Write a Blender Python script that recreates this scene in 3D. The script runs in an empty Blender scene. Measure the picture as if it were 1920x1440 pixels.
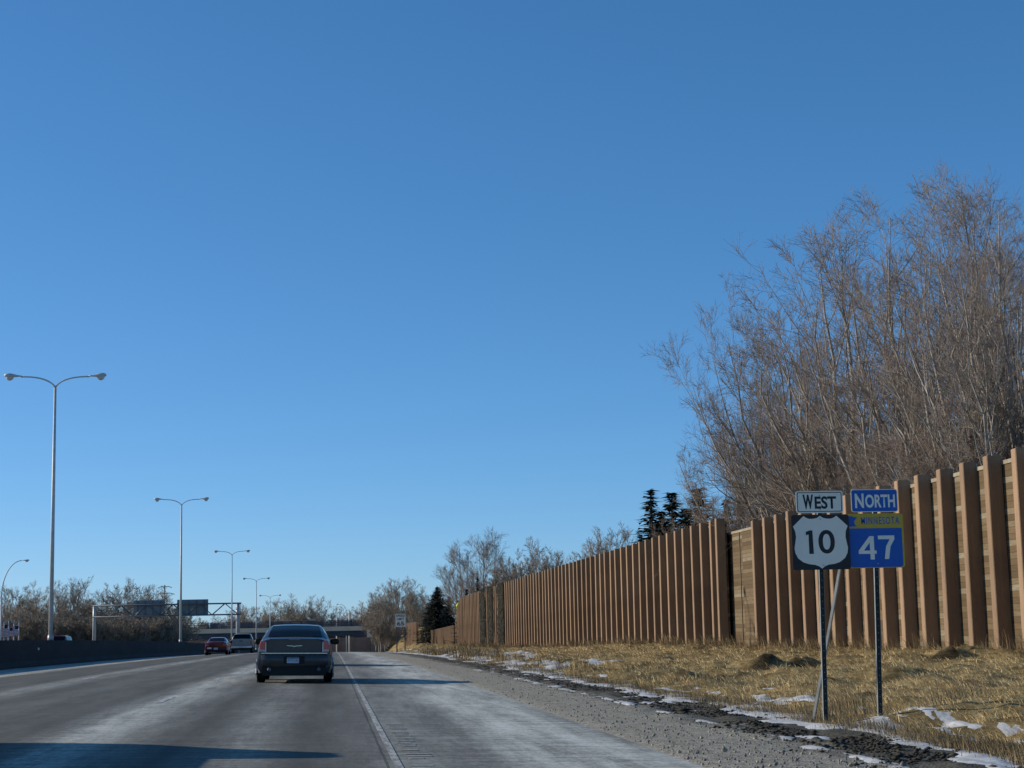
import bpy, bmesh, math, random
import numpy as np
from mathutils import Vector, Matrix, noise as mnoise

random.seed(7)
rng = np.random.default_rng(7)
scene = bpy.context.scene
COL = scene.collection
PI = math.pi
R_ = math.radians

# ------------------------------------------------------------------ camera
FPX, W0, H0 = 3200.0, 1920.0, 1440.0
CAM = Vector((0, 0, 1.2))
VPX, VPY, TILT = 620.0, 1191.0, -0.0205
vY = Vector(((VPX - W0/2)/FPX, (H0/2 - VPY)/FPX, -1)).normalized()
_a, _b = TILT, 1.0
_c = -(_a*vY.x + _b*vY.y)/vY.z
vZ = Vector((_a, _b, _c)).normalized()
vX = vY.cross(vZ).normalized()
ROT = Matrix((vX, vY, vZ))

def P(px, py, Y):
    d = ROT @ Vector(((px - W0/2)/FPX, (H0/2 - py)/FPX, -1))
    return CAM + d*(Y/d.y)

cam_d = bpy.data.cameras.new('camera')
cam = bpy.data.objects.new('camera', cam_d)
COL.objects.link(cam)
M4 = ROT.to_4x4(); M4.translation = CAM
cam.matrix_world = M4
cam_d.sensor_width = 36.0
cam_d.lens = 36.0*FPX/W0
cam_d.clip_end = 12000
cam_d.clip_start = 0.1
scene.camera = cam
scene.render.resolution_x = 1024
scene.render.resolution_y = 768

# ------------------------------------------------------------------ light
SUN_EL, SUN_AHEAD = R_(20.0), R_(20.0)
sdir = Vector((-math.cos(SUN_AHEAD)*math.cos(SUN_EL), math.sin(SUN_AHEAD)*math.cos(SUN_EL), math.sin(SUN_EL)))
sd = bpy.data.lights.new('sun', 'SUN')
sd.energy = 5.0; sd.angle = R_(0.5); sd.color = (1.0, 0.91, 0.78)
so = bpy.data.objects.new('sun', sd); COL.objects.link(so)
so.rotation_euler = sdir.to_track_quat('Z', 'Y').to_euler()
so.location = (-40, 10, 60)
world = bpy.data.worlds.new('World'); scene.world = world
world.use_nodes = True
wn, wl = world.node_tree.nodes, world.node_tree.links
for n in list(wn): wn.remove(n)
wo = wn.new('ShaderNodeOutputWorld'); wb = wn.new('ShaderNodeBackground')
sk = wn.new('ShaderNodeTexSky'); sk.sky_type = 'NISHITA'; sk.sun_disc = False
sk.sun_elevation = SUN_EL
sk.sun_rotation = math.atan2(sdir.x, sdir.y)
sk.altitude = 300; sk.air_density = 0.7; sk.dust_density = 0.1; sk.ozone_density = 4.0
wb.inputs['Strength'].default_value = 0.15
sep = wn.new('ShaderNodeSeparateColor'); cmb = wn.new('ShaderNodeCombineColor')
wl.new(sk.outputs[0], sep.inputs[0])
for ch, (pw_, am) in enumerate(((1.02, 0.53), (0.80, 0.965), (0.765, 1.30))):   # camera colour response
    p_ = wn.new('ShaderNodeMath'); p_.operation = 'POWER'; p_.inputs[1].default_value = pw_
    m_ = wn.new('ShaderNodeMath'); m_.operation = 'MULTIPLY'; m_.inputs[1].default_value = am
    wl.new(sep.outputs[ch], p_.inputs[0]); wl.new(p_.outputs[0], m_.inputs[0]); wl.new(m_.outputs[0], cmb.inputs[ch])
wl.new(cmb.outputs[0], wb.inputs['Color']); wl.new(wb.outputs[0], wo.inputs['Surface'])
scene.view_settings.view_transform = 'Standard'
scene.view_settings.look = 'None'
scene.view_settings.exposure = 0.0
scene.view_settings.gamma = 1.0

# ------------------------------------------------------------------ materials
def new_mat(name):
    m = bpy.data.materials.new(name); m.use_nodes = True
    return m, m.node_tree.nodes, m.node_tree.links, m.node_tree.nodes['Principled BSDF']

def mat(name, c1, c2=None, scale=5.0, rough=0.7, metal=0.0, bump=0.0, bscale=None, spec=0.3, stretch=(1,1,1), coat=0.0, emis=None, coords='Object'):
    m, n, l, b = new_mat(name)
    b.inputs['Roughness'].default_value = rough
    b.inputs['Metallic'].default_value = metal
    b.inputs['Specular IOR Level'].default_value = spec
    b.inputs['Coat Weight'].default_value = coat
    b.inputs['Coat Roughness'].default_value = 0.04
    c2 = c2 or tuple(x*0.8 for x in c1)
    tc = n.new('ShaderNodeTexCoord'); mp = n.new('ShaderNodeMapping'); mp.inputs['Scale'].default_value = stretch
    l.new(tc.outputs[coords], mp.inputs['Vector'])
    tx = n.new('ShaderNodeTexNoise'); tx.inputs['Scale'].default_value = scale; tx.inputs['Detail'].default_value = 6
    tx.inputs['Roughness'].default_value = 0.65
    l.new(mp.outputs[0], tx.inputs['Vector'])
    rp = n.new('ShaderNodeValToRGB')
    rp.color_ramp.elements[0].position = 0.33; rp.color_ramp.elements[1].position = 0.67
    rp.color_ramp.elements[0].color = (*c2, 1); rp.color_ramp.elements[1].color = (*c1, 1)
    l.new(tx.outputs[0], rp.inputs[0]); l.new(rp.outputs[0], b.inputs['Base Color'])
    if bump:
        t2 = n.new('ShaderNodeTexNoise'); t2.inputs['Scale'].default_value = bscale or scale*4; t2.inputs['Detail'].default_value = 5
        l.new(mp.outputs[0], t2.inputs['Vector'])
        bp = n.new('ShaderNodeBump'); bp.inputs['Strength'].default_value = bump; bp.inputs['Distance'].default_value = 0.03
        l.new(t2.outputs[0], bp.inputs['Height']); l.new(bp.outputs[0], b.inputs['Normal'])
    if emis:
        b.inputs['Emission Color'].default_value = (*emis[0], 1); b.inputs['Emission Strength'].default_value = emis[1]
    return m

def math_node(n, l, op, a, b=None, clamp=False):
    nd = n.new('ShaderNodeMath'); nd.operation = op; nd.use_clamp = clamp
    for i, v in enumerate((a, b)):
        if v is None: continue
        if isinstance(v, (int, float)): nd.inputs[i].default_value = v
        else: l.new(v, nd.inputs[i])
    return nd.outputs[0]

def noise_node(n, l, vec, scale, detail=5, rough=0.6, stretch=None):
    if stretch:
        mp = n.new('ShaderNodeMapping'); mp.inputs['Scale'].default_value = stretch
        l.new(vec, mp.inputs['Vector']); vec = mp.outputs[0]
    t = n.new('ShaderNodeTexNoise'); t.inputs['Scale'].default_value = scale
    t.inputs['Detail'].default_value = detail; t.inputs['Roughness'].default_value = rough
    l.new(vec, t.inputs['Vector'])
    return t.outputs[0]

def ramp_node(n, l, fac, stops):
    r = n.new('ShaderNodeValToRGB')
    els = r.color_ramp.elements
    while len(els) < len(stops): els.new(0.5)
    for e, (p, c) in zip(els, stops):
        e.position = p
        e.color = (c, c, c, 1) if isinstance(c, (int, float)) else (*c, 1)
    l.new(fac, r.inputs[0])
    return r.outputs[0]

def mix_node(n, l, fac, c1, c2):
    m = n.new('ShaderNodeMix'); m.data_type = 'RGBA'
    for i, v in ((0, fac), (6, c1), (7, c2)):
        if isinstance(v, (int, float)): m.inputs[i].default_value = v
        elif isinstance(v, tuple): m.inputs[i].default_value = (*v, 1)
        else: l.new(v, m.inputs[i])
    return m.outputs[2]

def road_material():
    m, n, l, b = new_mat('asphalt')
    b.inputs['Roughness'].default_value = 0.85; b.inputs['Specular IOR Level'].default_value = 0.15
    g = n.new('ShaderNodeNewGeometry'); pos = g.outputs['Position']
    sp = n.new('ShaderNodeSeparateXYZ'); l.new(pos, sp.inputs[0])
    # slight sideways wander so that salt bands are not ruler straight
    wob = noise_node(n, l, pos, 0.35, 3, 0.6, (1, 0.25, 1))
    x = math_node(n, l, 'ADD', sp.outputs['X'], math_node(n, l, 'MULTIPLY', math_node(n, l, 'SUBTRACT', wob, 0.5), 0.7))
    xn = math_node(n, l, 'DIVIDE', math_node(n, l, 'ADD', x, 16.0), 20.0)     # -16..4 -> 0..1
    def s(X): return (X + 16)/20
    prof = ramp_node(n, l, xn, [
        (0.0, 0.6), (s(-11.0), 0.7), (s(-10.2), 0.12), (s(-7.5), 0.10), (s(-6.95), 0.50), (s(-6.65), 0.5), (s(-6.1), 0.12),
        (s(-5.0), 0.16), (s(-3.7), 0.10), (s(-3.3), 0.42), (s(-3.05), 0.85), (s(-2.7), 0.62), (s(-2.1), 0.22), (s(-1.75), 0.06), (s(-1.1), 0.34),
        (s(-0.8), 0.30), (s(-0.3), 0.08), (s(0.35), 0.2), (s(0.62), 0.35), (s(1.0), 0.34), (s(1.5), 0.42), (s(1.95), 0.8), (s(2.6), 0.95), (s(3.3), 0.7), (1.0, 0.6)])
    streak = noise_node(n, l, pos, 1.0, 7, 0.72, (1.6, 0.14, 1))
    wisp = noise_node(n, l, pos, 1.0, 6, 0.75, (0.5, 4.0, 1))
    fine = noise_node(n, l, pos, 9.0, 5, 0.8)
    grain = noise_node(n, l, pos, 22.0, 4, 0.8, (1.0, 0.35, 1))
    cross = noise_node(n, l, pos, 1.0, 6, 0.8, (0.35, 9.0, 1))
    f = math_node(n, l, 'ADD', streak, math_node(n, l, 'MULTIPLY', wisp, 0.55))
    f = math_node(n, l, 'ADD', f, math_node(n, l, 'MULTIPLY', fine, 0.55))
    f = math_node(n, l, 'ADD', f, math_node(n, l, 'MULTIPLY', grain, 0.55))
    f = math_node(n, l, 'ADD', f, math_node(n, l, 'MULTIPLY', cross, 0.45))
    f = math_node(n, l, 'SUBTRACT', f, 1.40)
    f = math_node(n, l, 'MULTIPLY', f, 2.3, True)
    f = math_node(n, l, 'ADD', math_node(n, l, 'MULTIPLY', f, 0.78), 0.22)
    salt = math_node(n, l, 'MULTIPLY', prof, f)
    salt = math_node(n, l, 'MULTIPLY', salt, 1.45, True)
    # asphalt
    agg = noise_node(n, l, pos, 60.0, 3, 0.7)
    patch = noise_node(n, l, pos, 0.8, 5, 0.6, (1.2, 0.2, 1))
    base = ramp_node(n, l, agg, [(0.3, (0.041, 0.041, 0.034)), (0.7, (0.094, 0.093, 0.076))])
    base = mix_node(n, l, math_node(n, l, 'MULTIPLY', ramp_node(n, l, patch, [(0.4, 0.0), (0.65, 1.0)]), 0.4), base, (0.044, 0.045, 0.041))
    colr = mix_node(n, l, salt, base, (0.60, 0.605, 0.535))
    jit = noise_node(n, l, pos, 0.7, 4, 0.7)
    jy = math_node(n, l, 'FRACT', math_node(n, l, 'ADD', math_node(n, l, 'DIVIDE', sp.outputs['Y'], 6.1), math_node(n, l, 'MULTIPLY', jit, 0.035)))
    jn = math_node(n, l, 'LESS_THAN', jy, 0.006)
    jx = math_node(n, l, 'ABSOLUTE', math_node(n, l, 'SUBTRACT', math_node(n, l, 'ADD', sp.outputs['X'], math_node(n, l, 'MULTIPLY', jit, 0.05)), 0.545))
    jn = math_node(n, l, 'MAXIMUM', jn, math_node(n, l, 'LESS_THAN', jx, 0.014))
    colr = mix_node(n, l, math_node(n, l, 'MULTIPLY', jn, math_node(n, l, 'MULTIPLY', fine, 1.1)), colr, (0.022, 0.022, 0.021))
    l.new(colr, b.inputs['Base Color'])
    bp = n.new('ShaderNodeBump'); bp.inputs['Strength'].default_value = 0.35; bp.inputs['Distance'].default_value = 0.01
    l.new(agg, bp.inputs['Height']); l.new(bp.outputs[0], b.inputs['Normal'])
    return m

def marking_material(name, colr, wear):
    m, n, l, b = new_mat(name)
    b.inputs['Roughness'].default_value = 0.8; b.inputs['Specular IOR Level'].default_value = 0.15
    g = n.new('ShaderNodeNewGeometry'); pos = g.outputs['Position']
    w = noise_node(n, l, pos, 5.0, 6, 0.75, (2.5, 0.5, 1))
    f = ramp_node(n, l, w, [(wear - 0.1, 0.0), (wear + 0.1, 1.0)])
    l.new(mix_node(n, l, f, (0.20, 0.20, 0.185), colr), b.inputs['Base Color'])
    return m

def gravel_material():
    m, n, l, b = new_mat('gravel')
    b.inputs['Roughness'].default_value = 0.95; b.inputs['Specular IOR Level'].default_value = 0.1
    g = n.new('ShaderNodeNewGeometry'); pos = g.outputs['Position']
    sp = n.new('ShaderNodeSeparateXYZ'); l.new(pos, sp.inputs[0])
    v = n.new('ShaderNodeTexVoronoi'); v.inputs['Scale'].default_value = 34.0; l.new(pos, v.inputs['Vector'])
    st = n.new('ShaderNodeSeparateColor'); l.new(v.outputs['Color'], st.inputs[0])
    fine = noise_node(n, l, pos, 6.0, 6, 0.75)
    base = ramp_node(n, l, st.outputs[0], [(0.0, (0.20, 0.18, 0.135)), (0.6, (0.37, 0.335, 0.255)), (1.0, (0.62, 0.57, 0.47))])
    base = mix_node(n, l, ramp_node(n, l, fine, [(0.38, 0.6), (0.62, 0.0)]), base, (0.19, 0.17, 0.13))
    # darker churned soil towards the ditch
    wob = noise_node(n, l, pos, 0.9, 5, 0.7, (1, 0.35, 1))
    xx = math_node(n, l, 'ADD', sp.outputs['X'], math_node(n, l, 'MULTIPLY', math_node(n, l, 'SUBTRACT', wob, 0.5), 2.4))
    f = ramp_node(n, l, math_node(n, l, 'DIVIDE', math_node(n, l, 'SUBTRACT', xx, 3.0), 4.5), [(0.42, 0.0), (0.62, 1.0)])
    soil = ramp_node(n, l, fine, [(0.35, (0.03, 0.027, 0.02)), (0.65, (0.13, 0.115, 0.085))])
    base = mix_node(n, l, math_node(n, l, 'MULTIPLY', f, 0.92), base, soil)
    l.new(base, b.inputs['Base Color'])
    bp = n.new('ShaderNodeBump'); bp.inputs['Strength'].default_value = 0.4; bp.inputs['Distance'].default_value = 0.02
    l.new(v.outputs['Distance'], bp.inputs['Height']); l.new(bp.outputs[0], b.inputs['Normal'])
    return m

def verge_material():
    m, n, l, b = new_mat('dry_turf')
    b.inputs['Roughness'].default_value = 0.95; b.inputs['Specular IOR Level'].default_value = 0.05
    g = n.new('ShaderNodeNewGeometry'); pos = g.outputs['Position']
    big = noise_node(n, l, pos, 0.55, 5, 0.65, (1, 0.5, 1))
    fine = noise_node(n, l, pos, 4.5, 8, 0.78, (1.0, 0.55, 2))
    c = ramp_node(n, l, fine, [(0.32, (0.075, 0.05, 0.02)), (0.46, (0.27, 0.19, 0.08)), (0.6, (0.48, 0.36, 0.17)), (0.72, (0.62, 0.50, 0.28))])
    c = mix_node(n, l, ramp_node(n, l, big, [(0.38, 0.62), (0.6, 0.0)]), c, (0.12, 0.085, 0.038))
    at = n.new('ShaderNodeAttribute'); at.attribute_name = 'soil'
    soil = ramp_node(n, l, fine, [(0.35, (0.012, 0.010, 0.007)), (0.65, (0.05, 0.036, 0.02))])
    c = mix_node(n, l, at.outputs['Fac'], c, soil)
    l.new(c, b.inputs['Base Color'])
    bp = n.new('ShaderNodeBump'); bp.inputs['Strength'].default_value = 0.8; bp.inputs['Distance'].default_value = 0.06
    l.new(fine, bp.inputs['Height']); l.new(bp.outputs[0], b.inputs['Normal'])
    return m

def plank_material():
    m, n, l, b = new_mat('weathered_planks')
    b.inputs['Roughness'].default_value = 0.85; b.inputs['Specular IOR Level'].default_value = 0.15
    tc = n.new('ShaderNodeNewGeometry'); pos = tc.outputs['Position']
    sp = n.new('ShaderNodeSeparateXYZ'); l.new(pos, sp.inputs[0])
    row = math_node(n, l, 'DIVIDE', sp.outputs['Z'], 0.19)
    fl = math_node(n, l, 'FLOOR', row)
    bay = math_node(n, l, 'FLOOR', math_node(n, l, 'DIVIDE', sp.outputs['Y'], 2.08))
    cb = n.new('ShaderNodeCombineXYZ'); l.new(fl, cb.inputs[0]); l.new(bay, cb.inputs[1])
    wn_ = n.new('ShaderNodeTexWhiteNoise'); wn_.noise_dimensions = '3D'; l.new(cb.outputs[0], wn_.inputs['Vector'])
    c = ramp_node(n, l, wn_.outputs['Value'], [(0.0, (0.105, 0.072, 0.038)), (0.5, (0.155, 0.105, 0.055)), (0.85, (0.20, 0.15, 0.085)), (1.0, (0.30, 0.26, 0.18))])
    grain = noise_node(n, l, pos, 3.0, 6, 0.7, (1, 0.6, 9))
    c = mix_node(n, l, ramp_node(n, l, grain, [(0.4, 0.45), (0.62, 0.0)]), c, (0.07, 0.048, 0.026))
    fr = math_node(n, l, 'FRACT', row)
    gap = math_node(n, l, 'LESS_THAN', fr, 0.07)
    c = mix_node(n, l, math_node(n, l, 'MULTIPLY', gap, 0.75), c, (0.03, 0.02, 0.012))
    l.new(c, b.inputs['Base Color'])
    bp = n.new('ShaderNodeBump'); bp.inputs['Strength'].default_value = 0.6; bp.inputs['Distance'].default_value = 0.015
    l.new(fr, bp.inputs['Height']); l.new(bp.outputs[0], b.inputs['Normal'])
    return m

MT = {}
MT['road'] = road_material()
MT['white_paint'] = marking_material('white_road_paint', (0.54, 0.545, 0.49), 0.52)
MT['dash_paint'] = marking_material('worn_road_paint', (0.60, 0.61, 0.60), 0.50)
MT['yellow_paint'] = marking_material('yellow_road_paint', (0.36, 0.24, 0.05), 0.48)
MT['frost'] = marking_material('frost_bars', (0.36, 0.37, 0.345), 0.46)
MT['gravel'] = gravel_material()
MT['verge'] = verge_material()
MT['planks'] = plank_material()
MT['field'] = mat('winter_field', (0.15, 0.115, 0.06), (0.07, 0.055, 0.03), 0.15, 0.95, bump=0.5, bscale=3, coords='Generated', stretch=(900, 900, 1))
MT['snow'] = mat('old_snow', (0.66, 0.66, 0.64), (0.36, 0.35, 0.32), 2.6, 0.7, bump=0.5, bscale=9)
MT['post'] = mat('brown_wall_post', (0.315, 0.202, 0.117), (0.23, 0.147, 0.085), 1.0, 0.8, bump=0.25, bscale=30, stretch=(1, 1, 0.5))
def vary_post(m):
    n, l = m.node_tree.nodes, m.node_tree.links
    b = n['Principled BSDF']; src_ = b.inputs['Base Color'].links[0].from_socket
    oi = n.new('ShaderNodeObjectInfo'); g = n.new('ShaderNodeNewGeometry')
    st = noise_node(n, l, g.outputs['Position'], 7.0, 5, 0.7, (1, 1, 0.06))
    k = math_node(n, l, 'ADD', math_node(n, l, 'MULTIPLY', oi.outputs['Random'], 0.30), math_node(n, l, 'MULTIPLY', st, 0.55))
    k = math_node(n, l, 'ADD', k, 0.58)
    hs = n.new('ShaderNodeHueSaturation'); l.new(k, hs.inputs['Value']); l.new(src_, hs.inputs['Color'])
    l.new(hs.outputs[0], b.inputs['Base Color'])
vary_post(MT['post'])
MT['cap'] = mat('grey_wall_cap', (0.34, 0.29, 0.20), (0.22, 0.18, 0.12), 4, 0.85)
MT['concrete'] = mat('concrete', (0.20, 0.195, 0.18), (0.13, 0.128, 0.12), 1.2, 0.9, bump=0.2, bscale=25)
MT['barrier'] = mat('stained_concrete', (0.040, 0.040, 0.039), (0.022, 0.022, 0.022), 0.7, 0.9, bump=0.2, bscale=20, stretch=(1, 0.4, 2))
MT['fascia'] = mat('bridge_concrete', (0.86, 0.61, 0.40), (0.74, 0.53, 0.35), 0.4, 0.9)
MT['beam'] = mat('bridge_beam', (0.085, 0.095, 0.115), (0.06, 0.066, 0.08), 0.5, 0.8)
MT['galv'] = mat('galvanised_steel', (0.46, 0.47, 0.47), (0.36, 0.37, 0.37), 3, 0.5, metal=0.35)
MT['lamp_metal'] = mat('lamp_pole_paint', (0.56, 0.58, 0.56), (0.44, 0.46, 0.45), 3, 0.55, metal=0.1)
MT['lens'] = mat('lamp_lens', (0.55, 0.58, 0.56), (0.45, 0.48, 0.46), 9, 0.15, spec=0.5)
MT['green_post'] = mat('green_sign_post', (0.022, 0.032, 0.030), (0.014, 0.02, 0.02), 8, 0.55, metal=0.2)
MT['post_edge'] = mat('worn_post_edge', (0.30, 0.31, 0.29), (0.2, 0.21, 0.2), 8, 0.5, metal=0.4)
MT['sign_white'] = mat('sign_white', (0.88, 0.82, 0.68), (0.80, 0.75, 0.62), 2.5, 0.45, spec=0.4)
MT['sign_black'] = mat('sign_black', (0.014, 0.016, 0.018), (0.010, 0.011, 0.013), 6, 0.45, spec=0.4)
MT['sign_blue'] = mat('sign_blue', (0.006, 0.105, 0.44), (0.005, 0.09, 0.39), 4, 0.45, spec=0.4)
MT['sign_gold'] = mat('sign_gold', (0.56, 0.39, 0.04), (0.48, 0.34, 0.035), 4, 0.5, spec=0.4)
MT['sign_back'] = mat('sign_back_metal', (0.23, 0.26, 0.26), (0.17, 0.195, 0.20), 1.5, 0.6, metal=0.3)
MT['dark_steel'] = mat('weathered_steel', (0.16, 0.17, 0.19), (0.11, 0.12, 0.135), 2, 0.6, metal=0.4)
MT['bark'] = mat('grey_bark', (0.44, 0.40, 0.34), (0.19, 0.165, 0.135), 3, 0.9, bump=0.6, bscale=14, stretch=(1, 1, 0.35))
MT['twig'] = mat('brown_twig', (0.34, 0.295, 0.235), (0.195, 0.135, 0.105), 0.6, 0.85)
MT['far_twig'] = mat('far_brown_twig', (0.37, 0.31, 0.235), (0.22, 0.178, 0.13), 0.4, 0.9)
MT['far_bark'] = mat('far_grey_bark', (0.27, 0.24, 0.195), (0.13, 0.11, 0.085), 1, 0.9)
MT['vine'] = mat('vine_stems', (0.085, 0.078, 0.060), (0.045, 0.042, 0.034), 1.5, 0.9)
MT['needles'] = mat('dark_needles', (0.045, 0.058, 0.036), (0.020, 0.027, 0.019), 1.2, 0.8)
MT['cedar'] = mat('cedar_needles', (0.024, 0.030, 0.022), (0.010, 0.014, 0.012), 0.9, 0.85)
MT['straw'] = mat('straw_blade', (0.90, 0.68, 0.33), (0.64, 0.455, 0.19), 0.9, 0.8)
MT['straw_dark'] = mat('brown_blade', (0.42, 0.30, 0.14), (0.20, 0.135, 0.06), 0.9, 0.85)
MT['weed'] = mat('dry_weed', (0.15, 0.115, 0.06), (0.08, 0.062, 0.035), 1.5, 0.85)
MT['clod'] = mat('soil_clod', (0.060, 0.052, 0.036), (0.018, 0.016, 0.012), 3, 0.95)
MT['tyre'] = mat('tyre_rubber', (0.012, 0.012, 0.013), None, 5, 0.85)
MT['rim'] = mat('wheel_rim', (0.42, 0.43, 0.44), None, 5, 0.3, metal=0.8)
MT['glass'] = mat('dark_car_glass', (0.006, 0.008, 0.010), None, 3, 0.08, spec=0.10)
MT['chrome'] = mat('chrome_trim', (0.62, 0.64, 0.65), None, 3, 0.18, metal=0.95)
MT['plastic'] = mat('black_plastic', (0.012, 0.012, 0.013), None, 6, 0.6)
MT['tail'] = mat('red_tail_lens', (0.58, 0.075, 0.08), (0.44, 0.045, 0.05), 12, 0.15, spec=0.5, coat=0.5)
MT['tail_clear'] = mat('clear_tail_lens', (0.50, 0.42, 0.42), (0.40, 0.33, 0.33), 12, 0.15, coat=0.5)
MT['plate'] = mat('licence_plate', (0.50, 0.55, 0.58), (0.42, 0.48, 0.52), 20, 0.5)
MT['plate_blue'] = mat('licence_plate_blue', (0.10, 0.17, 0.26), None, 20, 0.5)
MT['car_dark'] = mat('charcoal_car_paint', (0.052, 0.053, 0.056), (0.038, 0.039, 0.042), 2, 0.34, metal=0.25, coat=0.35)
MT['car_red'] = mat('red_car_paint', (0.16, 0.008, 0.010), (0.12, 0.006, 0.008), 2, 0.35, metal=0.2, coat=0.7)
MT['car_silver'] = mat('silver_car_paint', (0.27, 0.27, 0.245), (0.21, 0.21, 0.195), 2, 0.4, metal=0.4, coat=0.4)
MT['car_white'] = mat('white_car_paint', (0.6, 0.6, 0.6), None, 2, 0.4, coat=0.5)
MT['salt_dirt'] = mat('road_salt_film', (0.10, 0.10, 0.10), (0.045, 0.045, 0.047), 5, 0.8)
MT['flag_red'] = mat('flag_red', (0.55, 0.09, 0.10), None, 5, 0.8)
MT['flag_white'] = mat('flag_white', (0.85, 0.72, 0.66), None, 5, 0.8)
MT['flag_blue'] = mat('flag_blue', (0.02, 0.03, 0.09), None, 5, 0.8)
MT['hi_vis'] = mat('yellow_green_cloth', (0.55, 0.66, 0.03), (0.40, 0.52, 0.02), 6, 0.7)
MT['far_wall'] = mat('red_brown_wall', (0.44, 0.25, 0.165), (0.32, 0.18, 0.12), 0.6, 0.9)

# ------------------------------------------------------------------ mesh helpers
class MB:
    def __init__(s): s.v, s.f, s.m, s.n = [], [], [], 0
    def add(s, verts, faces, mi=0):
        b = s.n
        s.v.extend([tuple(p) for p in verts]); s.n += len(verts)
        for f in faces:
            s.f.append(tuple(b + i for i in f)); s.m.append(mi)
    def box(s, x0, x1, y0, y1, z0, z1, mi=0):
        v = [(x0,y0,z0),(x1,y0,z0),(x1,y1,z0),(x0,y1,z0),(x0,y0,z1),(x1,y0,z1),(x1,y1,z1),(x0,y1,z1)]
        s.add(v, [(0,3,2,1),(4,5,6,7),(0,1,5,4),(1,2,6,5),(2,3,7,6),(3,0,4,7)], mi)
    def tube(s, pts, radii, sides=8, mi=0, cap=True):
        pts = [Vector(p) for p in pts]
        if not hasattr(radii, '__len__'): radii = [radii]*len(pts)
        t = (pts[-1] - pts[0]).normalized()
        ref = Vector((0,0,1)) if abs(t.z) < 0.9 else Vector((1,0,0))
        vs, fs = [], []
        for i, p in enumerate(pts):
            d = (pts[min(i+1, len(pts)-1)] - pts[max(i-1, 0)]).normalized()
            a = d.cross(ref).normalized(); b = d.cross(a).normalized()
            for k in range(sides):
                th = 2*PI*k/sides
                vs.append(p + (a*math.cos(th) + b*math.sin(th))*radii[i])
        for i in range(len(pts)-1):
            for k in range(sides):
                k2 = (k+1) % sides
                fs.append((i*sides+k, i*sides+k2, (i+1)*sides+k2, (i+1)*sides+k))
        if cap:
            fs.append(tuple(range(sides-1, -1, -1))); fs.append(tuple((len(pts)-1)*sides+k for k in range(sides)))
        s.add(vs, fs, mi)
    def poly(s, pts2, y0, y1, mi=0):
        """outline in x,z extruded from y0 to y1"""
        n = len(pts2)
        v = [(x, y0, z) for x, z in pts2] + [(x, y1, z) for x, z in pts2]
        f = [tuple(range(n)), tuple(range(2*n-1, n-1, -1))]
        f += [(i, i+n, (i+1) % n + n, (i+1) % n) for i in range(n)]
        s.add(v, f, mi)
    def build(s, name, mats, parent=None, smooth=False, fix=True):
        me = bpy.data.meshes.new(name)
        me.from_pydata(s.v, [], s.f)
        if not isinstance(mats, (list, tuple)): mats = [mats]
        for m in mats: me.materials.append(m)
        if len(mats) > 1: me.polygons.foreach_set('material_index', s.m)
        if fix:
            bm = bmesh.new(); bm.from_mesh(me); bmesh.ops.recalc_face_normals(bm, faces=bm.faces); bm.to_mesh(me); bm.free()
        if smooth: me.polygons.foreach_set('use_smooth', [True]*len(me.polygons))
        me.update()
        return link(name, me, parent)

def link(name, me, parent=None):
    o = bpy.data.objects.new(name, me); COL.objects.link(o)
    if parent is not None: o.parent = parent
    return o

def np_mesh(name, V, F, mats, parent=None, smooth=False, mi=None):
    """V (n,3), F (m,k) arrays"""
    me = bpy.data.meshes.new(name)
    n, k = F.shape
    me.vertices.add(len(V)); me.vertices.foreach_set('co', V.astype(np.float32).ravel())
    me.loops.add(n*k); me.loops.foreach_set('vertex_index', F.astype(np.int32).ravel())
    me.polygons.add(n)
    me.polygons.foreach_set('loop_start', np.arange(0, n*k, k, dtype=np.int32))
    if not isinstance(mats, (list, tuple)): mats = [mats]
    for m in mats: me.materials.append(m)
    if mi is not None: me.polygons.foreach_set('material_index', mi.astype(np.int32))
    if smooth: me.polygons.foreach_set('use_smooth', np.ones(n, bool))
    me.update(calc_edges=True); me.validate()
    return link(name, me, parent)

def tag(o, label=None, cat=None, group=None, kind=None):
    if label: o['label'] = label
    if cat: o['category'] = cat
    if group: o['group'] = group
    if kind: o['kind'] = kind
    return o

def thing(name, label, cat, loc=(0,0,0), rz=0.0, group=None):
    o = bpy.data.objects.new(name, None); COL.objects.link(o)
    o.location = loc; o.rotation_euler = (0, 0, rz); o.empty_display_size = 0.3
    return tag(o, label, cat, group)

KIDS = {}
def copy_tree(o, parent=None):
    c = o.copy(); COL.objects.link(c)
    if parent is not None: c.parent = parent
    for ch in list(o.children): copy_tree(ch, c)
    return c

# ------------------------------------------------------------------ terrain
K = 2.8e-5
def v_(y):
    y = np.asarray(y, float)
    q = -K*(np.clip(y, 40, 470) - 40)**2
    s = 2*K*430
    return q - s*60*(1 - np.exp(-np.clip(y - 470, 0, None)/60))
def wb_(y): return np.interp(y, [0, 50, 93, 103, 140, 190, 272, 372, 440], [.2, .2, .28, .33, .0, -.2, .72, 2.1, 2.3])
XS = np.array([-400, -60, -45, -36, -15, -10.4, -6.8, 3.4, 5.2, 6.5, 7.5, 10, 14, 18, 20.5, 26, 60, 400])
ZS = np.array([-1.0, -.8, -.6, -.4, .0, .08, .136, -.068, -.13, -.20, -.20, -.10, .02])
def g_(x, y):
    """height of the land under everything"""
    x, y = np.broadcast_arrays(np.asarray(x, float), np.asarray(y, float))
    w = wb_(y)
    out = np.interp(x, XS[:13], ZS)
    r = x > 14
    t = np.clip((x - 14)/4, 0, 1)
    out = np.where(r, 0.02*(1-t) + (w - 0.0)*t, out)
    t2 = np.clip((x - 20.5)/20, 0, 1)
    out = np.where(x > 20.5, w + 0.4*t2, out)
    return out + v_(y)
def gz(x, y): return float(g_(x, y))

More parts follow.
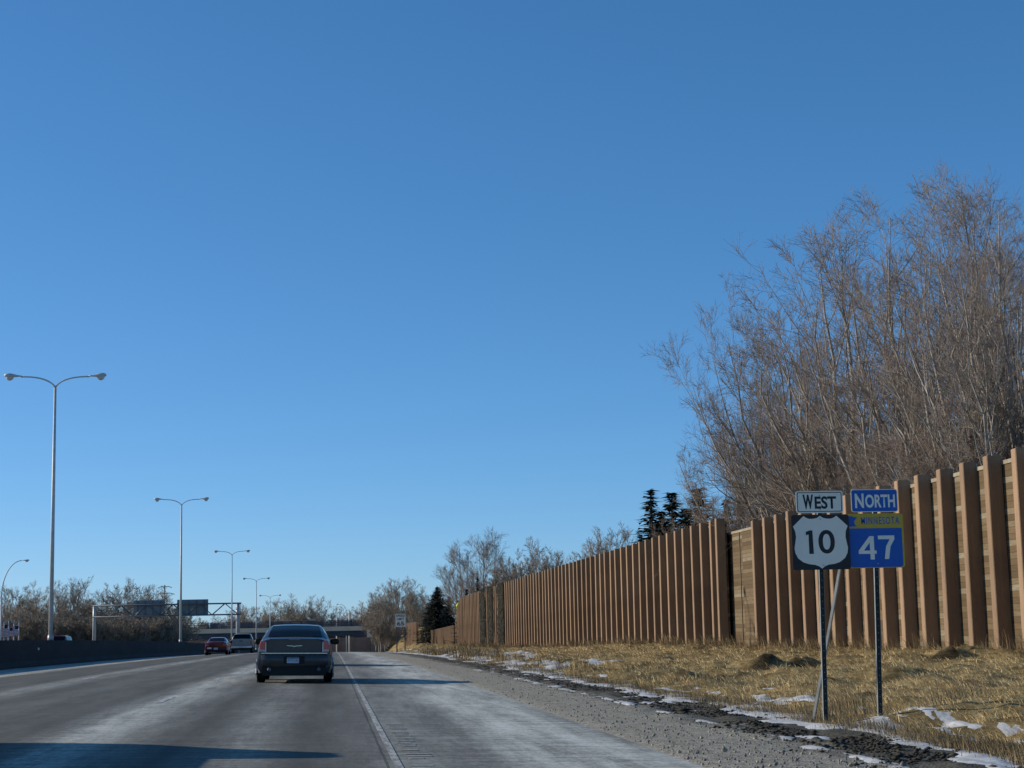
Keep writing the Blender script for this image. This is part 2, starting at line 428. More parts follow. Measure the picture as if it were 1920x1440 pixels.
def sheet(name, xs, ys, zoff, m, kind='structure', smooth=True, zfun=None):
    xs, ys = np.asarray(xs, float), np.asarray(ys, float)
    X, Y = np.meshgrid(xs, ys)
    Z = (zfun or g_)(X, Y) + zoff
    V = np.stack([X, Y, Z], -1).reshape(-1, 3)
    nx, ny = len(xs), len(ys)
    i, j = np.meshgrid(np.arange(nx-1), np.arange(ny-1))
    a = (j*nx + i).ravel()
    F = np.stack([a, a+1, a+nx+1, a+nx], -1)
    o = np_mesh(name, V, F, m, smooth=smooth)
    if kind: o['kind'] = kind
    return o

YS = np.concatenate([np.arange(-30, 60, 5), np.arange(60, 480, 10), np.arange(480, 720, 20), [760, 850, 1000, 1300, 1800, 2600, 4000, 6000]])
gx = np.concatenate([[-6000, -3000, -1500, -800, -400, -200, -100], np.arange(-60, -36, 8), [-36, -25, -15, -10.4, -6.8, 3.4, 5.2, 6.5, 7.5, 10, 14, 18, 20.5, 26, 40, 60, 120, 250, 500, 1000, 2500, 6000]])
def g_low(x, y):
    z = g_(x, y)
    return z - np.where((x > 3) & (x < 20.8) & (y < 445), 0.35, 0.05)
ground = sheet('ground', gx, YS, 0.0, MT['field'], zfun=g_low)
YR = YS[YS < 800]
road = sheet('road', [-36, -25, -15, -10.4, -6.8, -3.1, 0, 3.4], YR, 0.0, MT['road'])

# painted lines
def line_strip(mb, x, w, y0, y1, mi=0, step=5.0, zo=0.005):
    ys = np.arange(y0, y1 + 1e-6, step) if y1 - y0 > step else np.array([y0, y1])
    vs, fs = [], []
    for y in ys:
        for xx in (x - w/2, x + w/2): vs.append((xx, y, gz(xx, y) + zo))
    for i in range(len(ys)-1): fs.append((2*i, 2*i+1, 2*i+3, 2*i+2))
    mb.add(vs, fs, mi)
mb = MB()
line_strip(mb, 0.62, 0.075, 10, 460, 0)
line_strip(mb, -10.4, 0.13, 10, 460, 2)
for X, off in ((-3.09, 31.5), (-6.80, 64.9 - 5*15.24 + 15.24*2 - 1.0)):
    y = off
    while y < 440:
        line_strip(mb, X, 0.13, y, y + 3.05, 1); y += 15.24
tag(mb.build('road_marking', [MT['white_paint'], MT['dash_paint'], MT['yellow_paint']], fix=False), kind='structure')
mb = MB()
for i in range(28):
    y = 15.2 + i*0.31
    if random.random() < 0.2: continue
    x0 = 0.74 + random.uniform(-.02, .02); x1 = 0.96 + random.uniform(-.07, .05)
    mb.add([(x0, y, gz(x0, y)+.005), (x1, y, gz(x1, y)+.005), (x1, y+.13, gz(x1, y+.13)+.005), (x0, y+.13, gz(x0, y+.13)+.005)], [(0,1,2,3)])
tag(mb.build('rumble_strip_marking', MT['frost'], fix=False), kind='structure')

# gravel shoulder with churned edge
def nz(x, y, s, oct=3, off=0.0):
    return mnoise.fractal(Vector((x*s + off, y*s + off*1.7, off)), 1.0, 2.0, oct)
nzv = np.vectorize(nz, otypes=[float])
gxs = np.concatenate([[3.36, 3.5, 3.8, 4.2, 4.6], np.arange(4.8, 7.3, 0.09)])
gys = np.concatenate([np.arange(13, 60, 0.11), np.arange(60, 130, 0.5), np.arange(130, 450, 5)])
GX, GY = np.meshgrid(gxs, gys)
def gravel_z(x, y):
    z = g_(x, y)
    m = np.clip((x - 4.7)/1.0, 0, 1)*(0.3 + 0.7*np.clip((6.9 - x)/0.5, 0, 1))
    n1 = nzv(x, y*0.6, 1.1, 4, 3.0); n2 = nzv(x, y*0.75, 3.2, 3, 9.0)
    return z + m*(0.05*n1 + 0.028*n2) - 0.02*np.clip((3.5 - x)/0.14, 0, 1) + 0.004
sheet('gravel_shoulder', gxs, gys, 0.0, MT['gravel'], zfun=gravel_z)

# grassy verge up to the wall
vxs = np.concatenate([np.arange(6.9, 21.0, 0.24), [21.6, 23, 26, 32, 45]])
vys = np.concatenate([np.arange(14, 110, 0.24), np.arange(110, 200, 0.8), np.arange(200, 446, 3)])
VX, VY = np.meshgrid(vxs, vys)
SOILS = [(9.75, 43.5, 0.42, 1), (11.6, 46.2, 0.8, 1), (13.1, 47.4, .75, 1), (16.9, 46.0, .6, 1), (12.2, 36.5, .4, 1)]
def verge_full(x, y):
    z = g_(x, y)
    m = np.clip((x - 7.1)/1.5, 0, 1)*np.clip((20.9 - x)/0.8, 0, 1)
    n1 = nzv(x, y*0.8, 0.45, 3, 21.0); n2 = nzv(x, y*0.8, 1.3, 3, 5.0)
    z = z + m*(0.22*n1 + 0.12*n2)
    soil = np.zeros_like(z)
    for sx, sy, r, k in SOILS:
        d2 = ((x - sx)/r)**2 + ((y - sy)/(r*k*1.6))**2
        e = np.exp(-d2*1.2)
        bank = np.exp(-((x - sx)/(r*1.9))**2)*np.where(y < sy + .7, np.exp(-((y - sy - .7)/.42)**2), np.exp(-((y - sy - .7)/1.8)**2))
        z = z + (0.13 + .09*r)*bank*(1 + 1.2*n2)
        soil = np.maximum(soil, np.clip(np.exp(-((x - sx)/(r*1.1))**2 - ((y - sy - .15)/.6)**2)*1.5 - .35 + 1.1*n2, 0, .9))
    soil = np.maximum(soil, np.clip((n2 - 0.28)*2.2, 0, .55)*m)
    return z, soil
VZ, VS = verge_full(VX, VY)
verge = sheet('grass_verge', vxs, vys, 0.0, MT['verge'], zfun=lambda x, y: VZ)
at = verge.data.attributes.new('soil', 'FLOAT', 'POINT'); at.data.foreach_set('value', VS.ravel().astype(np.float32))
def verge_z(x, y):
    ix = np.clip(np.searchsorted(vxs, x) - 1, 0, len(vxs)-2); iy = np.clip(np.searchsorted(vys, y) - 1, 0, len(vys)-2)
    tx = np.clip((x - vxs[ix])/(vxs[ix+1]-vxs[ix]), 0, 1); ty = np.clip((y - vys[iy])/(vys[iy+1]-vys[iy]), 0, 1)
    return (VZ[iy, ix]*(1-tx)+VZ[iy, ix+1]*tx)*(1-ty) + (VZ[iy+1, ix]*(1-tx)+VZ[iy+1, ix+1]*tx)*ty

# snow left lying in the ditch and in the grass
def snow_sheet(xs, ys, fn, name='snow'):
    X, Y = np.meshgrid(xs, ys)
    ga = np.where(X < 7.0, g_(X, Y) + 0.0, verge_z(X, Y))
    Z = np.maximum(ga, gravel_z(X, Y)*(X < 7.25) + ga*(X >= 7.25)) if True else ga
    msk = fn(X, Y)
    Z = ga + np.clip(msk, -0.6, 0.5)*0.07 - 0.004
    V = np.stack([X, Y, Z], -1).reshape(-1, 3)
    nx, ny = len(xs), len(ys)
    i, j = np.meshgrid(np.arange(nx-1), np.arange(ny-1)); a = (j*nx + i).ravel()
    F = np.stack([a, a+1, a+nx+1, a+nx], -1)
    keep = (msk.reshape(-1)[F] > -0.25).any(1)
    o = np_mesh(name, V, F[keep], MT['snow'], smooth=True)
    return tag(o, kind='stuff')
def snow_ditch(x, y):
    c = 7.0 + 0.10*nzv(x*0, y, 0.25, 2, 40.0)
    band = 1.0 - np.abs(x - c)/0.62
    n = nzv(x, y*0.28, 1.6, 4, 13.0)
    c2 = 8.35; b2 = 0.55 - np.abs(x - c2)/1.1
    c3 = 5.35; b3 = 0.42 - np.abs(x - c3)/0.35
    n3 = nzv(x, y*0.3, 2.2, 3, 77.0)
    near = np.clip((44 - y)/12, 0, 1)
    n4 = nzv(x, y*0.25, 2.6, 4, 51.0)
    mm = np.maximum(0.55*band + 1.0*n - .10, (b2 + 0.95*n4 - 0.35) - (1-near)*0.6)
    return np.maximum(mm, b3 + 0.9*n3 - 0.26) - 0.03
snow_sheet(np.arange(5.0, 9.6, 0.08), np.arange(15, 66, 0.12), snow_ditch)
def snow_slope(x, y):
    xx = x - 0.10*(y - 90)*0
    n = nzv(x*1.0 - y*0.10, y*0.16 + x*0.12, 1.15, 4, 31.0)
    env = np.interp(y, [58, 72, 100, 125, 150, 200], [0.0, .42, .5, .4, .3, .3])*np.clip(1.25 - np.abs(x - 9.0)/3.0, 0, 1)
    edge = 0.9 - np.abs(x - 7.25)/0.5
    return np.maximum(n*0.9 + env*1.5 - 0.50, edge*0.7 + n*0.7 - 0.12)
snow_sheet(np.arange(6.6, 13.5, 0.16), np.concatenate([np.arange(60, 130, 0.4), np.arange(130, 260, 1.2)]), snow_slope)

# ------------------------------------------------------------------ dry grass, clods
def blades(name, x, y, h, wid, lean, mats, mi, zf):
    n = len(x)
    z = zf(x, y)
    az = rng.uniform(0, 2*PI, n)
    la = rng.normal(2.6, 0.9, n)        # lies mostly towards the road
    L = h*lean
    base = np.stack([x, y, z - 0.01], -1)
    dx = np.stack([np.cos(az), np.sin(az), np.zeros(n)], -1)*wid[:, None]/2
    mid = base + np.stack([np.cos(la)*L*0.35, np.sin(la)*L*0.35, h*np.sqrt(np.clip(1-lean**2, .04, 1))*0.62], -1)
    tip = base + np.stack([np.cos(la)*L, np.sin(la)*L, h*np.sqrt(np.clip(1-lean**2, .04, 1))], -1)
    V = np.stack([base - dx, base + dx, mid + dx*0.7, mid - dx*0.7, tip + dx*.2, tip - dx*.2], 1).reshape(-1, 3)
    k = np.arange(n)[:, None]*6
    F = np.concatenate([k + np.array([[0,1,2,3]]), k + np.array([[3,2,4,5]])], 0)
    o = np_mesh(name, V, F, mats, mi=np.concatenate([mi, mi]))
    return tag(o, kind='stuff')
def scatter(n, ymin, ymax, xmin=7.6, xmax=20.0):
    # visible wedge only
    t = rng.uniform(0, 1, n); y = 1/((1-t)/ymin + t/ymax) if ymax/ymin > 3 else rng.uniform(ymin, ymax, n)
    x = rng.uniform(xmin, xmax, n)
    ok = (x < 0.42*y + 0.6)
    return x[ok], y[ok]
gx_, gy_ = [], []
for n, a, b in ((100000, 18, 62), (62000, 55, 110), (24000, 105, 260), (26000, 240, 432)):
    x, y = scatter(n, a, b); gx_.append(x); gy_.append(y)
x = np.concatenate(gx_); y = np.concatenate(gy_)
n2 = nzv(x, y, 0.8, 2, 5.0)
edge = np.clip((x - 7.6)/1.2, 0, 1)
sn = np.where(y > 58, snow_slope(x, y), np.where(x < 9.6, snow_ditch(x, y), -1))
keep = (rng.uniform(0, 1, len(x)) < (0.35 + 0.65*edge)) & ~((sn > -0.03) & (rng.uniform(0, 1, len(x)) < .9))
sd_ = np.zeros(len(x), bool)
for sx, sy, r, k in SOILS: sd_ |= ((x - sx)/(r*1.0))**2 + ((y - sy - .2)/.7)**2 < 0.8
keep &= ~(sd_ & (rng.uniform(0, 1, len(x)) < .55))
x, y, n2 = x[keep], y[keep], n2[keep]
h = rng.uniform(.07, .23, len(x))*(1 + 0.7*np.clip(n2, -1, 1))
wid = np.clip(0.00026*y, 0.007, 0.05)*rng.uniform(.7, 1.4, len(x))
lean = rng.uniform(0.72, 0.985, len(x))
mi = np.where(rng.uniform(0, 1, len(x)) < np.clip(0.35 + 0.4*n2 + 0.35*(x > 17.2), .1, .9), 1, 0)
blades('dry_grass', x, y, h, wid, lean, [MT['straw'], MT['straw_dark']], mi, verge_z)
# taller weed tufts: along the wall foot, in the ditch
cx, cy, ch = [], [], []
for i in range(420):
    yy = float(1/((1-random.random())/46 + random.random()*0 + 0) ) if False else random.uniform(44, 250)
    xw = 19.6 if yy < 86 else 19.3
    cx.append(xw - abs(random.gauss(0, .5))); cy.append(yy); ch.append(random.uniform(.25, .75))
for i in range(70):
    yy = random.uniform(24, 150); cx.append(random.uniform(7.5, 9.2)); cy.append(yy); ch.append(random.uniform(.3, .65))
for i in range(26):
    yy = random.uniform(100, 140); cx.append(random.uniform(8.0, 10.5)); cy.append(yy); ch.append(random.uniform(.5, 1.0))
for (a, b, c) in ((9.6, 25.3, .3), (9.3, 25.0, .3), (10.0, 25.6, .35), (7.9, 27.0, .35), (8.2, 27.5, .3), (8.6, 27.2, .25), (8.05, 26.4, .5)):
    for k in range(5): cx.append(a + random.gauss(0, .15)); cy.append(b + random.gauss(0, .3)); ch.append(c)
for i in range(900):
    yy = 1/(random.random()*(1/15 - 1/100) + 1/100)
    cx.append(6.92 + abs(random.gauss(0, .35))); cy.append(yy); ch.append(random.uniform(.06, .16))
cx, cy, ch = map(np.array, (cx, cy, ch))
per = 26
x = np.repeat(cx, per) + rng.normal(0, .16, len(cx)*per); y = np.repeat(cy, per) + rng.normal(0, .22, len(cx)*per)
h = np.repeat(ch, per)*rng.uniform(.5, 1.2, len(x))
blades('tall_weeds', x, y, h, np.clip(.00022*y, .007, .04)*rng.uniform(.6, 1.2, len(x)), rng.uniform(.1, .6, len(x)), [MT['weed'], MT['straw_dark']], rng.integers(0, 2, len(x)), verge_z)
# soil clods on the shoulder edge
ico_v = np.array([(0,0,1),(.9,0,.1),(.28,.86,.05),(-.72,.53,-.05),(-.72,-.53,.1),(.28,-.86,0),(0,0,-.8)])
ico_f = np.array([(0,1,2),(0,2,3),(0,3,4),(0,4,5),(0,5,1),(6,2,1),(6,3,2),(6,4,3),(6,5,4),(6,1,5)])
n = 15000
yy = 1/(rng.uniform(0, 1, n)*(1/14 - 1/110) + 1/110)
xx = 6.1 + rng.normal(0, .42, n)
cl = nzv(xx, yy*0.5, 1.3, 3, 60.0)
kp = (cl > -0.12) & (xx > 4.3) & (xx < 7.3); xx, yy = xx[kp], yy[kp]; n = len(xx)
sz = rng.gamma(1.5, 0.007, n) + 0.006
ang = rng.uniform(0, 2*PI, n)
vv = ico_v[None]*sz[:, None, None]*rng.uniform(.6, 1.3, (n, 7, 3))*np.array([1.1, 1.4, .5])
ca, sa = np.cos(ang)[:, None], np.sin(ang)[:, None]
vv = np.stack([vv[..., 0]*ca - vv[..., 1]*sa, vv[..., 0]*sa + vv[..., 1]*ca, vv[..., 2]], -1)
zz = gravel_z(xx, yy)
vv += np.stack([xx, yy, zz + sz*.3], -1)[:, None, :]
F = (np.arange(n)[:, None, None]*7 + ico_f[None]).reshape(-1, 3)
tag(np_mesh('soil_clods', vv.reshape(-1, 3), F, MT['clod']), kind='stuff')
# loose pale stones on the gravel
n = 2600
yy = 1/(rng.uniform(0, 1, n)*(1/13.5 - 1/90) + 1/90); xx = rng.uniform(3.45, 5.4, n)
sz = rng.gamma(2.0, 0.0035, n) + 0.004
vv = ico_v[None]*sz[:, None, None]*rng.uniform(.6, 1.3, (n, 7, 3))
vv += np.stack([xx, yy, gravel_z(xx, yy) + sz*.4], -1)[:, None, :]
F = (np.arange(n)[:, None, None]*7 + ico_f[None]).reshape(-1, 3)
tag(np_mesh('loose_gravel', vv.reshape(-1, 3), F, [MT['concrete'], MT['gravel']], mi=np.repeat(rng.integers(0, 2, n), 10)), kind='stuff')

# ------------------------------------------------------------------ noise walls
POST_W, POST_D, STEP = 0.36, 0.45, 2.08
def post_mesh(h):
    me_mb = MB()
    b = 0.022
    o = [(0, b), (b, 0), (POST_W - b, 0), (POST_W, b)]
    prof = [(0, -POST_W + b), (b, -POST_W), (POST_D, -POST_W), (POST_D, 0), (b, 0), (0, -b)]   # x (from road face), y
    n = len(prof)
    v = [(x, y, -0.6) for x, y in prof] + [(x, y, h - .02) for x, y in prof] + [(x*0.94 + .014, y*0.94 - .014, h) for x, y in prof]
    f = [(i, (i+1) % n, (i+1) % n + n, i + n) for i in range(n)] + [(i+n, (i+1) % n + n, (i+1) % n + 2*n, i + 2*n) for i in range(n)] + [tuple(range(2*n, 3*n))]
    me_mb.add(v, f)
    return me_mb
def noise_wall(label, Xf, ylist, topf, ya, yb, extra=None, cat='noise wall'):
    """posts whose far corner stands at y; plank panel behind them"""
    y0 = ylist[0]
    root = thing('noise_wall', label, cat, (Xf, y0, gz(Xf, y0)))
    z00 = root.location.z
    def lz(y, top=True): return (topf(y) if top else gz(Xf, y)) - z00
    # panel with cap board
    bays = [ya] + [y - POST_W/2 for y in ylist] + [yb]
    pm, cm = MB(), MB()
    for a, b in zip(bays[:-1], bays[1:]):
        if b - a < 0.05: continue
        zt = min(lz(a), lz(b)) - 0.16
        zb = min(lz(a, 0), lz(b, 0)) - 0.5
        pm.box(POST_D, POST_D + 0.12, a - y0, b - y0, zb, zt - 0.12)
        cm.box(POST_D - 0.035, POST_D + 0.155, a - y0, b - y0, zt - 0.12, zt)
    pm.build('plank_panel', MT['planks'], root); cm.build('cap_board', MT['cap'], root)
    meshes = {}
    for i, y in enumerate(ylist):
        h = round(lz(y) - lz(y, 0), 1)
        if h not in meshes:
            meshes[h] = post_mesh(h).build('post', MT['post'], root)
            o = meshes[h]
        else:
            o = meshes[h].copy(); COL.objects.link(o); o.parent = root
        o.location = (random.uniform(-.012, .012), y - y0, lz(y) - h)
        o.rotation_euler = (random.gauss(0, .0022), random.gauss(0, .0022), 0)
    return root
top1 = lambda y: np.interp(y, [40, 84, 120], [6.2, 6.15, 6.1])
STEP = 2.095
yl = [48.03 + STEP*i for i in range(-2, 16)]
w1 = noise_wall('brown post and plank noise wall behind the route signs, plank bays visible between its posts', 19.85, yl, top1, 42.5, 90.0)
b_ = MB(); b_.box(POST_D - .035, POST_D - .002, 83.6 - yl[0], 83.72 - yl[0], gz(20, 82) - w1.location.z - .3, top1(82) - w1.location.z - .3)
b_.build('batten', MT['weed'], w1)
STEP2 = 2.30
yl2 = [85.9, 87.3] + [89.6 + STEP2*i for i in range(0, 80)]
def top2(y): return np.interp(y, [40, 175, 240, 258, 262, 265, 268, 271, 276], [6.68, 6.72, 6.55, 6.5, 6.3, 5.5, 4.4, 3.4, 2.5])
w2 = noise_wall('long high brown noise wall running away from the wall gap to the dark cedar', 19.55, yl2, top2, 85.6, 273.0)
yl3 = [274.6 + STEP2*i for i in range(0, 43)]
w3 = noise_wall('low distant stretch of brown noise wall under the dark cedar', 19.4, yl3, lambda y: np.interp(y, [273, 372], [2.39, 1.38]), 273.1, 372.5)
yl4 = [374.5 + STEP2*i for i in range(0, 24)]
w4 = noise_wall('short higher stretch of tan noise wall beside the speed limit sign', 18.4, yl4, lambda y: 3.68 + 0*y, 372.6, 428)

# red-brown wall across the view beyond the bridge
fw = thing('far_noise_wall', 'reddish brown wall seen under the overpass with pale posts', 'noise wall', (0, 490, gz(0, 490)))
m1, m2 = MB(), MB()
m1.box(-62, 14, 0, .3, -1, 6.0); m1.build('wall_panel', MT['far_wall'], fw)
for i in range(20):
    p = MB(); p.box(-60 + i*3.9, -59.75 + i*3.9, -.25, 0, -1, 6.2); p.build('post', MT['cap'] if i % 2 else MT['far_wall'], fw)

# ------------------------------------------------------------------ median barrier
ysb = np.concatenate([np.arange(15, 60, 3), np.arange(60, 431, 5)])
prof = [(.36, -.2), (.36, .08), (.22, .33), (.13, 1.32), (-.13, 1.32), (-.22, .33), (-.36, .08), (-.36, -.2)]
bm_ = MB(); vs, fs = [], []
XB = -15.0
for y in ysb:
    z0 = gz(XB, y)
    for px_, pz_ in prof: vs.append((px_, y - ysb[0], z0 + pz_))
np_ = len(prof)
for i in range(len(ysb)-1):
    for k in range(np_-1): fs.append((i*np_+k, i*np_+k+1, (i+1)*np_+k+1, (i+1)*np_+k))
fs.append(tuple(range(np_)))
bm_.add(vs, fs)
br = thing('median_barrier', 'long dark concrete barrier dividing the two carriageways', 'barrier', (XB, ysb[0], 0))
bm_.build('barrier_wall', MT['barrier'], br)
rp = P(104, 1216, 90.0)
mb = MB(); zz = rp.z
mb.tube([(0.0, 0, 0), (0.05, -.02, 0)], .07, 10)
ro = mb.build('reflector', MT['sign_white'], br)
ro.location = (0.17, 90.0 - ysb[0], zz)

# ------------------------------------------------------------------ street lamps
def arm_pts(sgn, reach, rise):
    return [(sgn*reach*t**1.35*1.0 if t < 1 else sgn*reach, 0, rise*(1 - (1 - t)**2.4)) for t in np.linspace(0, 1, 12)]
def lamp_head(sgn):
    mb = MB()
    prof = [(0, .045), (.10, .06), (.25, .085), (.42, .14), (.58, .175), (.72, .165), (.82, .11), (.86, .03)]
    vs, fs, n = [], [], 12
    for d, r in prof:
        for k in range(n):
            th = 2*PI*k/n
            z = math.sin(th)*r*(0.62 if math.sin(th) > 0 else 0.45)
            vs.append((sgn*d, math.cos(th)*r, z + .02))
    for i in range(len(prof)-1):
        for k in range(n):
            k2 = (k+1) % n; fs.append((i*n+k, i*n+k2, (i+1)*n+k2, (i+1)*n+k))
    fs += [tuple(range(n)), tuple((len(prof)-1)*n + k for k in range(n))]
    mb.add(vs, fs)
    return mb
def lens_mb(sgn):
    mb = MB(); vs, fs, n = [], [], 12
    for j in range(6):
        ph = j/5*PI/2
        for k in range(n):
            th = 2*PI*k/n
            vs.append((sgn*.58 + .19*math.cos(th)*math.cos(ph), .14*math.sin(th)*math.cos(ph), -.03 - .16*math.sin(ph)))
    for j in range(5):
        for k in range(n): fs.append((j*n+k, j*n+(k+1) % n, (j+1)*n+(k+1) % n, (j+1)*n+k))
    mb.add(vs, fs); return mb
def make_twin_lamp(label):
    root = thing('street_lamp', label, 'street lamp', group='twin arm lamp posts on the median barrier')
    H = 13.75
    p = MB(); p.tube([(0, 0, 0), (0, 0, H*.5), (0, 0, H)], [.125, .10, .072], 12); p.build('pole', MT['lamp_metal'], root, True)
    b = MB(); b.tube([(0, 0, -.02), (0, 0, .3)], [.17, .15], 12); b.build('base', MT['galv'], root, True)
    for s in (-1, 1):
        a = MB(); pts = [(s*.03, 0, H - .15)] + [(x, y, H + z) for x, y, z in arm_pts(s, 1.85, .62)]
        a.tube(pts, [.05]*3 + [.042]*(len(pts)-3), 8); a.build('arm', MT['lamp_metal'], root, True)
        h = lamp_head(s).build('lamp_head', MT['lamp_metal'], root, True); h.location = (s*1.80, 0, H + .62); h.rotation_euler = (0, -s*0.05, 0); h.scale = (1.12, 1.25, 1.3)
        l_ = lens_mb(s).build('lens', MT['lens'], h, True)
    return root
lamp_px = [(95, 'tall twin arm lamp post at far left, the nearest and largest of its row'),
           (338.5, 'twin arm lamp post in front of the gantry sign panels'),
           (434.5, 'twin arm lamp post standing just left of the gantry end post'),
           (480.5, 'small distant twin arm lamp post rising behind the left side of the dark sedan roof'),
           (506.5, 'smallest twin arm lamp post, farthest of the row above the dark sedan')]
proto = None
for x, lab in lamp_px:
    Y = -15.0/P(x, 1195, 1.0).x
    o = make_twin_lamp(lab) if proto is None else copy_tree(proto)
    proto = proto or o
    o.location = (XB, Y, gz(XB, Y) + 1.31); o['label'] = lab
# single davit lamps
def make_davit(name, label, loc, H, reach, sgn, group=None, rise=2.4):
    root = thing(name, label, 'street lamp', loc, 0, group)
    p = MB(); p.tube([(0, 0, -.3), (0, 0, H - rise)], [.12, .08], 10); p.build('pole', MT['lamp_metal'], root, True)
    a = MB(); pts = [(sgn*reach*(1 - math.cos(t)), 0, H - rise + rise*math.sin(t)) for t in np.linspace(0, PI/2, 14)]
    a.tube(pts, [.08 - .035*i/13 for i in range(14)], 8); a.build('arm', MT['lamp_metal'], root, True)
    h = lamp_head(sgn).build('lamp_head', MT['lamp_metal'], root, True); h.location = (sgn*reach, 0, H)
    lens_mb(sgn).build('lens', MT['lens'], h, True)
    return root
Yd = 206.0
t_ = P(41, 1051, Yd); bse = P(1, 1190, Yd)
make_davit('davit_lamp', 'curved single arm lamp post at the far left edge behind the barrier', (bse.x, Yd, gz(bse.x, Yd)), t_.z - gz(bse.x, Yd), t_.x - bse.x, 1, rise=4.2)
Yd = 480.0
t_ = P(636.5, 1133, Yd); bse = P(649.5, 1190, Yd)
make_davit('davit_lamp', 'distant lamp post with arm curving left above the overpass', (bse.x, Yd, gz(bse.x, Yd)), t_.z - gz(bse.x, Yd), bse.x - t_.x, -1, rise=2.0)
for px_, pt, lab in ((631.2, 1158, 'thin pale pole beyond the overpass, just right of the dark sedan'), (654.8, 1147, 'brighter pale pole beyond the overpass, beside the curved lamp post')):
    bse = P(px_, 1190, 475.0); t_ = P(px_, pt, 475.0)
    root = thing('utility_pole', lab, 'pole', (bse.x, 475, gz(bse.x, 475)))
    p = MB(); h_ = t_.z - root.location.z
    p.tube([(0, 0, -.3), (0, 0, h_)], [.17, .13], 8); p.build('shaft', MT['sign_white'], root, True)
    p = MB(); p.tube([(0, 0, h_), (0, 0, h_ + .25)], [.16, .05], 8); p.build('cap', MT['galv'], root, True)

# power pole with curved cross arms, left of the gantry signs
Yp = 520.0
pb = P(308, 1196, Yp)
pw = thing('power_pole', 'power pole with two long cross arms behind the bare trees left of the gantry', 'power pole', (pb.x, Yp, gz(pb.x, Yp)))
p = MB(); hh = P(308, 1097, Yp).z - pw.location.z
p.tube([(0, 0, -.5), (0, 0, hh)], [.3, .16], 8); p.build('shaft', MT['dark_steel'], pw, True)
for yy_, dx0, dx1 in ((1100.5, -13, 13), (1113, -15, 18)):
    zz = P(308, yy_, Yp).z - pw.location.z; a = MB(); s_ = Yp/FPX
    a.tube([(dx0*s_, 0, zz - .25), (dx0*s_*.4, 0, zz + .1), (0, 0, zz), (dx1*s_*.5, 0, zz + .15), (dx1*s_, 0, zz - .25)], .11, 6); a.build('cross_arm', MT['dark_steel'], pw, True)

# ------------------------------------------------------------------ sign gantry over the opposite carriageway
Yg = 276.0
gl, gr_ = P(176.5, 1197, Yg), P(446.0, 1197, Yg)
gt = thing('sign_gantry', 'steel truss gantry over the opposite carriageway carrying two signs seen from behind', 'sign gantry', ((gl.x + gr_.x)/2, Yg, gz(XB, Yg)))
gx0, gx1 = gl.x - gt.location.x, gr_.x - gt.location.x
zt0, zt1 = P(176.5, 1136, Yg).z - gt.location.z, P(446, 1131, Yg).z - gt.location.z
zt = (zt0 + zt1)/2; zl = zt - 1.75
for gxp, r in ((gx0, .28), (gx1, .33)):
    p = MB(); p.tube([(gxp, 0, -.5), (gxp, 0, zl - .1), (gxp, 0, zt + .1)], [r, r*.95, r*.9], 14); p.build('column', MT['galv'], gt, True)
for yy in (-.7, .7):
    for z in (zt, zl):
        c = MB(); c.tube([(gx0 - .2, yy, z), (gx1 + .5, yy, z)], .105, 8); c.build('chord', MT['dark_steel'], gt, True)
d = MB(); nb = 11; bw = (gx1 - gx0)/nb
for yy in (-.7, .7):
    for i in range(nb):
        a_, b2 = (zl, zt) if i % 2 else (zt, zl)
        d.tube([(gx0 + i*bw, yy, a_), (gx0 + (i+1)*bw, yy, b2)], .06, 6)
for i in range(nb+1): d.tube([(gx0 + i*bw, -.7, zt), (gx0 + i*bw, .7, zt)], .05, 6); d.tube([(gx0 + i*bw, -.7, zl), (gx0 + i*bw, .7, zl)], .05, 6)
d.tube([(gx1 + .45, -.7, zl), (gx1 + .45, -.7, zt)], .05, 6)
d.build('web_bracing', MT['dark_steel'], gt, True)
for x0p, x1p, y0p, y1p in ((251, 308.5, 1125, 1156), (332, 390.5, 1123.5, 1155.5)):
    a_, b2 = P(x0p, y1p, Yg + 1), P(x1p, y0p, Yg + 1)
    s_ = MB(); s_.box(a_.x - gt.location.x, b2.x - gt.location.x, .95, 1.02, a_.z - gt.location.z, b2.z - gt.location.z)
    so_ = s_.build('sign_panel', MT['sign_back'], gt)
    k_ = MB(); nx_ = 4
    for i in range(nx_):
        xx_ = a_.x - gt.location.x + (i + .5)*(b2.x - a_.x)/nx_
        k_.box(xx_ - .06, xx_ + .06, .82, .945, a_.z - gt.location.z + .1, b2.z - gt.location.z - .1)
    k_.build('stiffener', MT['dark_steel'], so_)

# ------------------------------------------------------------------ overpass
Yb = 440.0
ob = thing('overpass_bridge', 'long concrete overpass crossing the highway in the distance with a dark fence on top', 'bridge', (-15, Yb, 0))
zA, zB, zC, zD = 0.95, 2.25, 3.35, 4.95
xL, xR = -46 + 15, 13 + 15
mb = MB(); mb.box(xL, xR, 0, .35, zB, zC); mb.box(xL, xR, 11.6, 12, zB, zC); mb.build('parapet', MT['fascia'], ob)
mb = MB(); mb.box(xL, xR, .35, 11.6, zB - .1, zB + .25); mb.build('deck', MT['concrete'], ob)
mb = MB()
for yy in (.5, 3.3, 6.1, 8.9): mb.box(xL, xR, yy, yy + .5, zA, zB - .1)
mb.build('girder', MT['beam'], ob)
for yy in (0.12, 11.7):
    mb = MB()
    for i in range(24):
        x_ = xL + (xR - xL)*i/23
        mb.box(x_ - .045, x_ + .045, yy, yy + .08, zC, zD)
    for z in (zC + .1, zC + .55, zC + 1.0, zD - .06): mb.box(xL, xR, yy + .02, yy + .06, z, z + .06)
    k = 0
    while xL + 15 + k*.22 < xR:
        x_ = xL + 15 + k*.22; mb.box(x_, x_ + .10, yy + .03, yy + .05, zC + .02, zD - .1); k += 1
    mb.build('fence', MT['beam'], ob)
pz = gz(-15, 446)
mb = MB()
